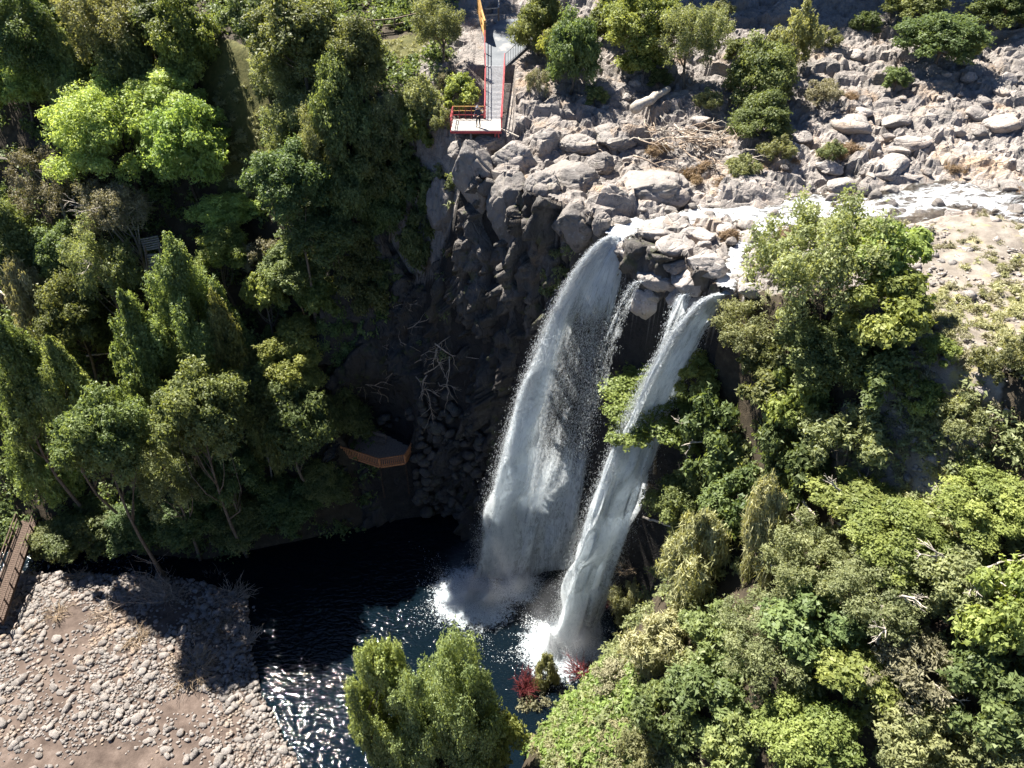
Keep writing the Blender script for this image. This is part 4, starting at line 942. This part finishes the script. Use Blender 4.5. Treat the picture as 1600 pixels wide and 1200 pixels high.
T('shaggy', 55, 475, 32, 58, 'pale shaggy cone-shaped tree near the left edge')
T('droop', 300, 490, 84, 105, 'very large drooping green tree in the middle of the forest', None, 11)
T('droop', 225, 560, 58, 90, 'drooping tree in half shade left of the very large one', None, 12)
T('droop', 355, 555, 46, 80, 'slim drooping tree right of the very large one', None, 10)
T('round', 350, 392, 40, 36, 'round yellow-green crown above the very large drooping tree')
T('pale', 410, 402, 30, 28, 'small brownish crown right of the round yellow-green one')
T('round', 412, 462, 32, 40, 'upright yellow-green tree below the small brownish crown')
T('dense', 455, 420, 42, 34, 'shaded tree between the brownish crown and the cliff alcove')
T('round', 495, 470, 32, 36, 'round sunlit crown nearest the cliff alcove')
T('round', 462, 515, 26, 24, 'small round crown below the one nearest the alcove')
T('round', 457, 570, 46, 46, 'broad sunlit crown above the wooden deck', None, 7)
T('dense', 560, 430, 46, 60, 'black-green tree at the back of the shaded alcove', None, 6.0)
T('olive', 536, 582, 24, 44, 'greyish sunlit shrub clinging left of the bare dead branches', 'shrub', 2.2, 'shrub')
T('droop', 35, 590, 62, 84, 'sunlit drooping tree at the left edge of the picture', None, 18)
T('droop', 112, 610, 48, 74, 'sunlit drooping tree right of the one at the left edge', None, 17)
T('droop', 45, 700, 50, 66, 'drooping tree above the footbridge', None, 7)
T('dense', 165, 690, 60, 72, 'dark tree at the shady foot of the forest right of the footbridge', None, 18)
T('olive', 262, 745, 52, 56, 'greyish-green round tree at the shady foot of the forest', None, 12)
T('dense', 315, 650, 62, 72, 'dark green tree behind the greyish-green round one', None, 19)
T('droop', 408, 690, 26, 58, 'thin half-lit tree in the shade left of the wooden deck', None, None, 'tree', 'pale_bark', bare=1)
T('dense', 470, 660, 54, 62, 'dark tree just left of the wooden deck', None, 9)
T('dense', 355, 735, 44, 50, 'dark crown over black water left of the thin half-lit tree', None, 10)
T('lime', 88, 752, 28, 44, 'yellow-green sprays catching light above the footbridge end', None, 3.5)
T('dense', 110, 505, 50, 60, 'dark tree in the shade right of the shaggy cone-shaped tree')
T('dense', 395, 620, 46, 48, 'shaded tree between the broad sunlit crown and the drooping trees')
T('dense', 540, 650, 36, 44, 'shaded bush overhanging the left end of the wooden deck', 'shrub', 2.0, 'shrub')
# --- cliff top round the platform
T('olive', 612, 190, 40, 46, 'grey-green tree on the cliff edge left of the platform')
T('round', 648, 205, 32, 36, 'yellowish bush below left of the platform', 'shrub', None, 'shrub')
T('olive', 655, 160, 30, 34, 'small grey-green bush between fence and platform', 'shrub', None, 'shrub')
T('olive', 684, 40, 42, 42, 'pale grey-green tree by the track fence left of the path')
T('round', 722, 148, 26, 28, 'yellow-green bush right behind the platform railing', 'shrub', None, 'shrub')
T('pale', 700, 128, 20, 18, 'dry beige bush behind the yellow-green one by the platform', 'shrub', None, 'shrub')
T('olive', 690, 190, 18, 22, 'little bush under the left end of the platform', 'shrub', None, 'shrub')
T('dense', 842, 38, 38, 46, 'dark tree overhanging the right edge of the path')
T('dense', 895, 85, 40, 56, 'dark tree standing on rock right of the path')
T('round', 872, 72, 26, 34, 'yellow-green front crown on the dark tree right of the path', None, 3.0)
T('pale', 841, 130, 17, 22, 'small pale bush on the rocks below the path railing', 'shrub', None, 'shrub')
T('round', 1000, 40, 48, 46, 'bright green tree at the upper edge above the pale log')
T('olive', 1080, 62, 48, 50, 'light olive drooping tree right of the bright green one')
T('round', 1005, 98, 32, 26, 'low green bush under the bright green tree', 'shrub', None, 'shrub')
T('dense', 960, 25, 30, 36, 'dark crown left of the bright green tree at the upper edge')
T('olive', 1243, 72, 34, 48, 'grey bush on the rock step in the upper right', 'shrub', None, 'shrub')
T('dense', 1190, 120, 50, 52, 'dark spreading bush in the shade of the rock step', 'shrub', None, 'shrub')
T('dense', 1190, 185, 42, 34, 'dark low bush above the fallen branches', 'shrub', None, 'shrub')
for px, py, r_, w_ in ((1128, 22, 22, 'at the upper edge on a black slab'), (1152, 78, 18, 'left of the dark spreading bush'), (932, 150, 16, 'left of the pale log'), (1110, 158, 20, 'above the driftwood pile'), (1032, 122, 16, 'right above the pale log'), (1292, 62, 20, 'right of the grey bush on the rock step'), (1352, 36, 18, 'between the grey bush and the dark right-hand ones'), (1402, 122, 18, 'below the dark green bush at the upper right'), (1215, 238, 26, 'between driftwood pile and rapids'), (1300, 240, 20, 'on the far bank over the rapids'), (1160, 262, 24, 'at the right end of the driftwood pile')):
    T('olive' if r_ > 19 else 'dense', px, py, r_, r_ * .8, 'small low bush ' + w_, 'shrub', None, 'shrub')
T('pale', 1288, 145, 30, 20, 'yellowish dry bush on the far river bank', 'shrub', None, 'shrub')
T('dense', 1470, 62, 56, 34, 'dark green bush at the upper right among black rocks', 'shrub', None, 'shrub')
T('round', 1520, 72, 15, 15, 'tiny light bush beside the dark one at the upper right', 'shrub', None, 'shrub')
T('dense', 1430, 8, 40, 18, 'dark crown cut by the upper edge on the right', 'shrub', None, 'shrub')
T('dense', 1570, 12, 44, 24, 'dark crown in the top right corner', 'shrub', None, 'shrub')
# --- right bank
T('olive', 1278, 425, 88, 100, 'big grey-olive tree with visible trunk standing by the river', None, 6.5, bark='dark_bark')
T('round', 1378, 400, 60, 58, 'bright green tree behind the grey-olive one by the sandy bank')
T('round', 1388, 488, 62, 60, 'rounded bright green tree in front, edge of the sandy bank')
T('olive', 1175, 515, 58, 50, 'light olive crown hanging over the top of the right fall', None, 2.5)
T('dense', 1290, 555, 62, 56, 'dark shaded tree under the big grey-olive tree')
T('dense', 1375, 575, 48, 46, 'dark shaded tree under the rounded bright green one')
T('dense', 1210, 590, 46, 48, 'dark tree between the right fall and the shaded ones')
T('round', 1040, 640, 80, 60, 'yellow-green tree reaching out across the right waterfall', None, 7.0, bare=2)
T('round', 1092, 585, 34, 36, 'smaller yellow-green crown above the one across the waterfall', None, 6.0)
T('dense', 1120, 690, 48, 66, 'dark tree behind dead white branches beside the right fall', None, 3.0, bare=4)
T('round', 1250, 628, 46, 62, 'tall olive-green pointed tree right of the dead white branches')
T('olive', 1320, 695, 60, 58, 'dense rounded olive tree above the shaggy leaning column')
T('dense', 1240, 720, 46, 56, 'dark tree beside the dense rounded olive one')
T('dense', 1075, 780, 52, 56, 'shaded bush on the wall right of the falling water', 'shrub', 2.5, 'shrub')
T('dense', 1150, 790, 44, 52, 'shaded tree left of the shaggy leaning column')
T('shaggy', 1190, 835, 34, 92, 'shaggy leaning column of straw-coloured creeper', 'creeper_column', None, 'creeper', lean=.12)
T('shaggy', 1085, 885, 46, 66, 'shaggy pointed green bush overgrown with creeper, nearest the right fall')
T('olive', 1572, 572, 40, 42, 'light grey-green bush at the right edge by the sandy bank', 'shrub', None, 'shrub')
T('olive', 1512, 662, 40, 38, 'light round bush on the sand below the grey-green one', 'shrub', None, 'shrub')
T('round', 1470, 548, 24, 24, 'little bush beside the sandy path', 'shrub', None, 'shrub')
T('round', 1445, 625, 26, 28, 'small shaded bush left of the light round one', 'shrub', None, 'shrub')
T('round', 1335, 782, 52, 42, 'flat-topped yellow-green bush left of the sandy clearing', None, 3.0, bare=2)
T('round', 1545, 790, 70, 46, 'broad flat green bush right of the sandy clearing', 'shrub', None, 'shrub')
T('round', 1420, 845, 74, 48, 'wide yellow-green crown below the sandy clearing', None, 2.6)
T('olive', 1275, 880, 66, 62, 'mid green crown with a bare white twig beside the leaning column', None, 3.0, bare=3)
T('olive', 1380, 925, 78, 66, 'large olive crown over the dark forked trunk', None, 3.2, bare=2)
T('dense', 1265, 960, 60, 54, 'deep green crown left of the large olive one', None, 2.8)
T('olive', 1500, 900, 60, 52, 'pale airy crown with white dead branches right of the large olive one', None, 3.0, bare=4)
T('round', 1575, 960, 62, 76, 'large yellow-green tree at the right edge above the dark trunk', None, 3.6)
T('droop', 1120, 985, 52, 48, 'feathery green bush below the shaggy pointed one', 'shrub', 1.8, 'shrub')
T('olive', 1205, 1010, 72, 58, 'wide olive crown in the middle of the lower right slope', None, 2.6)
T('round', 1330, 1050, 54, 46, 'flat bright crown below the deep green one', None, 2.6)
T('pale', 1430, 1050, 66, 60, 'greyish pale-leaved tree in the lower right', None, 3.0, 'tree', 'pale_bark', bare=2)
T('dense', 1555, 1090, 60, 64, 'dark green tree in the lower right corner', None, 3.0)
T('round', 1265, 1155, 74, 52, 'bright yellow-green crown at the bottom edge, right of centre', None, 2.8)
T('olive', 1440, 1150, 66, 50, 'olive crown at the bottom edge left of the corner tree', None, 2.6)
T('olive', 1585, 1180, 50, 44, 'half cut olive crown in the bottom right corner', None, 2.4)
T('dense', 1115, 1085, 52, 48, 'mid green bush on the lower slope above the bottom edge', 'shrub', 1.8, 'shrub')
T('shaggy', 1030, 1010, 48, 48, 'straw-coloured shaggy bush on the slope nearest the right fall', 'shrub', 1.6, 'shrub')
T('dense', 1040, 1120, 46, 48, 'dark green bush at the edge of the bright ground leaves', 'shrub', 1.6, 'shrub')
T('shaggy', 985, 945, 28, 36, 'small straw-coloured bush by the red twigs at the fall', 'shrub', 1.0, 'shrub')
T('droop', 1140, 1165, 54, 40, 'feathery bush at the bottom edge left of the bright yellow-green crown', 'shrub', 1.6, 'shrub')
T('olive', 1000, 1180, 40, 30, 'low bush at the bottom edge beside the bright ground leaves', 'shrub', 1.2, 'shrub')
T('pale', 960, 1060, 34, 28, 'beige dry bush among the bright ground leaves', 'shrub', 1.0, 'shrub')
# --- foreground
T('pillar', 596, 1105, 50, 150, 'tall pointed green tree in front of the pool', None, 9.0)
T('bushy', 706, 1150, 76, 122, 'wide bushy green tree in front of the pool, right of the pointed one', None, 7.5, size='l')
T('round', 772, 1170, 38, 50, 'smaller crown leaning against the wide bushy tree', None, 6.0)
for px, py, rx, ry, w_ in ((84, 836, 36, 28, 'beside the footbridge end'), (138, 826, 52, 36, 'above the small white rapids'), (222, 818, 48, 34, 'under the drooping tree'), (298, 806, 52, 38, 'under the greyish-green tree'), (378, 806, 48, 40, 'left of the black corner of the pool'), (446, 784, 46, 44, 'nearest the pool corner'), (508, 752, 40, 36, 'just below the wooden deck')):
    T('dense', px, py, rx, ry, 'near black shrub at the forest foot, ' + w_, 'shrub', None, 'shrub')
for px, py, rx, ry, w_ in ((600, 330, 36, 50, 'highest on the left part of the cliff'), (575, 395, 34, 46, 'half way down the left part of the cliff'), (612, 440, 26, 36, 'above the bare grey leaning tree'), (520, 520, 36, 50, 'left of the greyish sunlit shrub'), (585, 500, 28, 40, 'among the dead branches'), (640, 300, 30, 44, 'under the yellowish bush'), (655, 375, 26, 40, 'in the middle of the dark wall'), (625, 262, 32, 36, 'at its top below the grey-green tree'), (672, 300, 18, 30, 'against the dark rib of rock')):
    T('dense', px, py, rx, ry, 'dark bush on the rock wall, ' + w_, 'shrub', 1.2, 'shrub')
T('shaggy', 852, 1065, 20, 36, 'slim green bush beside the red twigs at the pool edge', 'shrub', 1.2, 'shrub')
T('pale', 835, 1105, 26, 26, 'rust-coloured dry bush at the pool edge', 'shrub', .8, 'shrub')
# --- trees beyond the upper edge, whose shade falls on the rocks
for x_, y_, r_ in ((-13, 94, 4.5), (12, 95, 4.5), (17, 92.5, 5), (23, 91.5, 5), (31, 93, 5), (39, 91, 5), (46, 91, 5), (54, 90, 5.5), (62, 84, 5)):
    gz = h1(x_, y_); root = thing('tree', 'tall dark tree standing beyond the upper edge of the view', 'tree', (x_, y_, gz), 0, 'trees beyond the upper edge')
    me, C = crown_mesh('dense', 'l', 0); c = link('crown', me, root); c.location = (0, 0, 13); c.scale = (r_, r_, 8.5); c.rotation_euler = (0, 0, x_)
    mb = MB(); limbs(mb, (0, 0, -.3), np.array([0, 0, 13.0]), np.array([r_, r_, 8.5]), C, np.random.default_rng(x_ + 100), 8, .35); mb.build('trunk', M['bark'], root, True)

# ------------------------------------------------------------------ undergrowth
def cover(name, label, pts, rr_, per, mat, L, W, droop=.3, fill=.2, seed=1, lift=.35, fl=.75):
    g = np.random.default_rng(seed); C = np.array(pts); C[:, 2] += rr_ * lift
    V, F, tint = leaves(C, rr_ * g.uniform(.7, 1.3, len(C)), per, g, L, W, (1, 1, fl), .4, droop, .6, fill)
    return tag(link(name, np_mesh(name, V, F, mat, {'tint': ('FACE', tint)})), label, name.replace('_', ' '), kind='stuff')
def scatter(n, xr, yr, ok, seed):
    g = np.random.default_rng(seed); x = g.uniform(*xr, n); y = g.uniform(*yr, n); m = ok(x, y); x, y = x[m], y[m]; return np.stack([x, y, H(x, y)], 1)
SANDM = lambda x, y: strokes(x, y, SAND + MEADOW)
def ok_left(x, y): return (~inside(x, y, TOE_POLY)) & (inside(x, y, RIM_POLY) | (y > 60)) & (x < np.where(y > 66, -6.5, -14.5)) & (SANDM(x, y) < .3)
cover('undergrowth', 'dark leafy undergrowth covering the forest floor', scatter(2100, (-76, -6), (47, 96), ok_left, 5), 1.15, 85, LEAF['dense'], .34, .2)
def ok_right(x, y): return inside(x, y, RIM_POLY) & (~inside(x, y, TOE_POLY)) & (y < 38.5) | ((~inside(x, y, RIM_POLY)) & (y < 32) & (x > 15) & (river_rel(x, y) > 1.8) & (SANDM(x, y) < .2))
cover('undergrowth', 'mixed green undergrowth on the right slope', scatter(1700, (2, 52), (10, 40), ok_right, 6), .8, 110, LEAF['olive'], .26, .13)
gl = np.array([cast(px, py) for px, py in zip(RNG.normal(890, 58, 320), RNG.normal(1110, 48, 320)) if 790 < px < 1010 and 1030 < py < 1200 and py > 1030 + (940 - px) * .35])
cover('ground_leaves', 'bright green big-leaved ground cover above the foot of the right fall', gl, .55, 130, LEAF['fern'], .3, .24, .2, .2, 7)
gd = np.array([cast(px, py) for px, py in zip(RNG.uniform(800, 1060, 120), RNG.uniform(1120, 1200, 120))])
cover('ground_leaves', 'pale green grassy growth at the bottom edge', gd, .6, 120, LEAF['shaggy'], .42, .07, .3, .2, 8)
for nm, spots, sd in (('grass', [(370, 200, 3.2, 60), (385, 270, 2, 30), (632, 80, 2.4, 40), (1560, 490, 3.5, 60), (1520, 540, 3, 40), (1440, 770, 2.5, 40), (1420, 745, 2.5, 30), (1590, 430, 3, 20)], 9),):
    pts = []
    for px, py, r_, n in spots:
        c = cast(px, py)
        for _ in range(n):
            a, q_ = RNG.uniform(0, 6.28), r_ * math.sqrt(RNG.random()); x_, y_ = c[0] + q_ * math.cos(a), c[1] + q_ * math.sin(a); pts.append((x_, y_, h1(x_, y_)))
    cover(nm, 'tufts of yellow-green grass', pts, .38, 90, LEAF['shaggy'], .34, .05, -.6, .1, sd, .2)
dg = [cast(px, py) + RNG.normal(0, .3, 3) * (1, 1, 0) for px, py in [(1075, 275), (1090, 285), (1130, 285), (1150, 275), (1160, 290), (1100, 265), (1190, 270), (1300, 235), (1310, 245), (1330, 235), (1345, 240), (1235, 255), (1290, 150), (1330, 155), (1040, 235), (1020, 240), (1580, 300), (1490, 265), (1500, 270), (1210, 365), (1225, 375), (1140, 370)] for _ in range(3)]
cover('dry_grass', 'rust and straw coloured dry growth on the river bank', dg, .5, 170, LEAF['dry'], .4, .045, -.4, .1, 12, .3)
sx_, sy_ = [], []
for px, py, r_ in SAND[:11]:
    c = cast(px, py); n = int(60 * r_); a = RNG.uniform(0, 6.28, n); q_ = r_ * 1.2 * np.sqrt(RNG.random(n)); sx_.append(c[0] + q_ * np.cos(a)); sy_.append(c[1] + q_ * np.sin(a))
sx_, sy_ = np.concatenate(sx_), np.concatenate(sy_); sz_ = H(sx_, sy_); Vs, Fs = [], []
for k in range(len(sx_)):
    q_ = .05 + .16 * RNG.random() ** 3 + (.3 if RNG.random() < .03 else 0); V = V0 * (1 + RNG.uniform(-.3, .3, (len(V0), 1))) * np.array([1, RNG.uniform(.6, 1), RNG.uniform(.4, .7)]) * q_; a = RNG.uniform(0, 6.28); c_, s_ = math.cos(a), math.sin(a)
    Vs.append(V @ np.array([[c_, s_, 0], [-s_, c_, 0], [0, 0, 1]]) + (sx_[k], sy_[k], sz_[k] + q_ * .25)); Fs.append(F0 + k * len(V0))
tag(link('gravel', np_mesh('gravel', np.vstack(Vs), np.vstack(Fs), M['lip'])), 'loose stones and grit on the sandy river bank', 'gravel', kind='stuff')
k_ = RNG.permutation(len(sx_))[:230]; k_ = k_[np.array([fbm(np.array([[sx_[i], sy_[i], 0.0]]) * .3, 2, 91)[0] for i in k_]) > -.08]
cover('dry_grass', 'straw and green tufts of grass on the sandy bank', [(sx_[i], sy_[i], sz_[i]) for i in k_], .34, 90, LEAF['pale'], .3, .05, -.5, .1, 15, .25)
vn = [cast(px, py) + np.array([0, -.7, 0]) for px, py in zip(np.concatenate([RNG.uniform(540, 700, 40), RNG.normal(865, 14, 20), RNG.normal(690, 12, 14)]), np.concatenate([RNG.uniform(330, 600, 40), RNG.uniform(370, 520, 20), RNG.uniform(240, 330, 14)]))]
cover('hanging_plants', 'tufts of green plants clinging to the cliff face', vn, .55, 120, LEAF['olive'], .3, .09, 1.0, .2, 13, 0)

# ------------------------------------------------------------------ dead wood and twiggy plants
def twig_bush(name, label, p, r_, h_, n, mat, seed, cat='bush', flat=1.0, rad=.034, group=None, aim=None):
    g = np.random.default_rng(seed); root = thing(name, label, cat, tuple(p), 0, group); mb = MB()
    for _ in range(n):
        a = g.uniform(0, 6.28); d = np.array([math.cos(a) * r_, math.sin(a) * r_, h_ * g.uniform(.3, 1)]) * g.uniform(.6, 1.1)
        if aim is not None: d = np.array(aim) * g.uniform(.5, 1.1) + g.normal(size=3) * np.array([r_, r_, h_]) * .33
        branchlet(mb, np.array([0, 0, -.1]) + g.normal(size=3) * .15 * r_ * np.array([1, 1, .2]), d, rad, g, 1)
    mb.build('twigs', M[mat], root); return root
twig_bush('dry_bush', 'large grey dry bush fanned flat on the shaded beach', cast(265, 935), 2.6, .9, 60, 'drift', 31, aim=(-3.2, 1.0, .8))
twig_bush('dry_bush', 'grey dry bush combed to the right on the shaded beach', cast(262, 925), 2.0, .8, 30, 'drift', 32, aim=(2.2, -1.4, .5))
twig_bush('dry_bush', 'tangled pale dry bush at the edge of the beach shadow', cast(305, 1050), 2.3, 1.3, 60, 'dry_twig', 33)
twig_bush('dry_bush', 'grey bush at the water edge beside the pool', cast(365, 935), 1.9, 1.0, 40, 'drift', 34)
twig_bush('dry_bush', 'small dry bush at the left end of the beach stones', cast(120, 905), 1.3, .9, 24, 'dry_twig', 35)
for k, (px, py, r_, lab) in enumerate([(165, 960, 1.6, 'grey dry bush between the footbridge and the large fanned one'), (215, 1000, 1.5, 'low dry bush in the beach shadow below the large fanned one'), (330, 985, 1.8, 'dead bush in the middle of the beach shadow'), (385, 1000, 1.4, 'dead bush at the pool edge inside the beach shadow'), (90, 960, 1.3, 'dry bush at the footbridge side of the beach'), (335, 910, 1.7, 'grey dead bush along the dark outlet stream')]):
    twig_bush('dry_bush', lab, cast(px, py), r_, .9, 40, ('drift', 'dry_twig', 'bark')[k % 3], 130 + k)
twig_bush('red_bush', 'dark red leafless bush at the pool edge', atz(822, 1080, .1), 1.0, 2.1, 55, 'red_twig', 36, rad=.04)
twig_bush('red_bush', 'red and beige leafless bush at the foot of the right fall', cast(962, 935, .2), 1.5, 2.0, 60, 'red_twig', 37)
twig_bush('dry_bush', 'beige leafless bush above the red one by the right fall', cast(990, 890), 1.5, 1.5, 34, 'dry_twig', 38)
twig_bush('red_bush', 'low strip of red twigs above the splash of the right fall', atz(905, 1048, .5), 1.8, .7, 40, 'red_twig', 39)
twig_bush('dry_bush', 'pale bare shrub under the yellow-green tree across the fall', cast(1015, 755), 1.4, 1.2, 30, 'dry_twig', 40)
for k, (px, py, lab) in enumerate([(1335, 840, 'silvery bare shrub between the flat-topped bush and the wide crown'), (640, 480, 'bare grey tree leaning in the dark alcove'), (1130, 700, 'white dead branches beside the right fall')]):
    twig_bush('dead_shrub', lab, cast(px, py, .6), 1.6, 2.2, 20, 'pale_bark' if k != 1 else 'drift', 44 + k, rad=.05)
for k in range(34):     # dead poles and branches hanging over the alcove
    px, py = RNG.uniform(560, 720), RNG.uniform(455, 640); p = cast(px, py); g = np.random.default_rng(300 + k); mb = MB(); L = g.uniform(1.5, 4.2)
    d = np.array([g.normal(0, .8), -.25, g.normal(-.15, .6)]); d = d / np.linalg.norm(d) * L
    o = None; branchlet(mb, np.zeros(3) - d / 2, d / 2, g.uniform(.03, .075), g, 1); o = mb.build('dead_branch', M['drift'], None, True)
    o.location = p + np.array([-.2, -1.3, 0]); tag(o, 'grey dead branch caught on the dark wall above the rubble', 'branch', 'dead branches above the rubble fan')
def log(label, a, b, r_, mat, seed, name='log'):
    g = np.random.default_rng(seed); a, b = np.array(a, float), np.array(b, float); k = 9; q_ = np.linspace(0, 1, k)[:, None]
    P = (b - a) * q_ + g.normal(size=(k, 3)) * .014 * np.linalg.norm(b - a) * np.sin(q_ * math.pi); mb = MB(); mb.tube(P, r_ * (1 - .45 * np.linspace(0, 1, k)) * g.uniform(.85, 1.15, k), 9)
    o = mb.build(name, M[mat], None, True); o.location = a; return tag(o, label, 'log')
p0, p1 = cast(988, 184), cast(1040, 154); log('thick bleached log lying on the rocks above the waterfall', p0 + (0, -.6, .95), p1 + (0, -.6, 1.0), .5, 'pale_wood', 50)
for k in range(46):     # driftwood jam
    px, py = RNG.normal(1085, 36), RNG.normal(232, 17); p = cast(px, py); g = np.random.default_rng(400 + k); mb = MB(); L = g.uniform(1.2, 3.8); a = g.normal(-.5, .55)
    d = np.array([math.cos(a), math.sin(a), g.normal(0, .12)]) * L; branchlet(mb, -d / 2, d / 2, g.uniform(.03, .085), g, 1); o = mb.build('driftwood', M['drift' if k % 3 else 'pale_wood'], None, True)
    o.location = p + np.array([0, 0, g.uniform(.2, .8)]); tag(o, 'weathered branch in the tangled driftwood pile above the river', 'driftwood', 'driftwood pile by the river')
# dark fork of a leaning trunk in the lower right
c = cast(1430, 1000, 1.6); g = np.random.default_rng(70); root = thing('leaning_trunk', 'thick dark forked trunk leaning out under the large olive crown', 'tree trunk', tuple(c))
mb = MB(); e1 = atz(1515, 955, c[2] + 1.2) - c; s = atz(1422, 1005, c[2] - .2) - c; mb.tube(np.array([s - (.1, .3, 1.6), s, s * .4 + e1 * .3 + (0, 0, -.1), e1, e1 * 1.5 + (0, 0, .6)]), [.42, .36, .3, .22, .12], 9); mb.build('trunk', M['dark_bark'], root, True)
mb = MB(); e2 = atz(1442, 940, c[2] + 1.4) - c; mb.tube(np.array([s, s * .5 + e2 * .5 + (.1, 0, 0), e2, e2 * 1.4]), [.26, .2, .15, .08], 8); mb.build('limb', M['dark_bark'], root, True)
for k, (x0, y0, x1, y1, lab) in enumerate([(0, 455, 40, 490, 'pale fallen pole at the left edge below the beige tree'), (135, 556, 172, 552, 'white dead stick lying in the dark between drooping trees'), (1200, 882, 1245, 895, 'white bare stick pointing out right of the shaggy column'), (1005, 808, 1052, 824, 'thin pale stick crossing the shade right of the falls'), (1240, 765, 1275, 808, 'slender white stem above the leaning column')]):
    a, b = cast(x0, y0, 2.2), cast(x1, y1, 2.6); o = log(lab, a, b, .11, 'pale_bark', 80 + k, 'dead_pole')
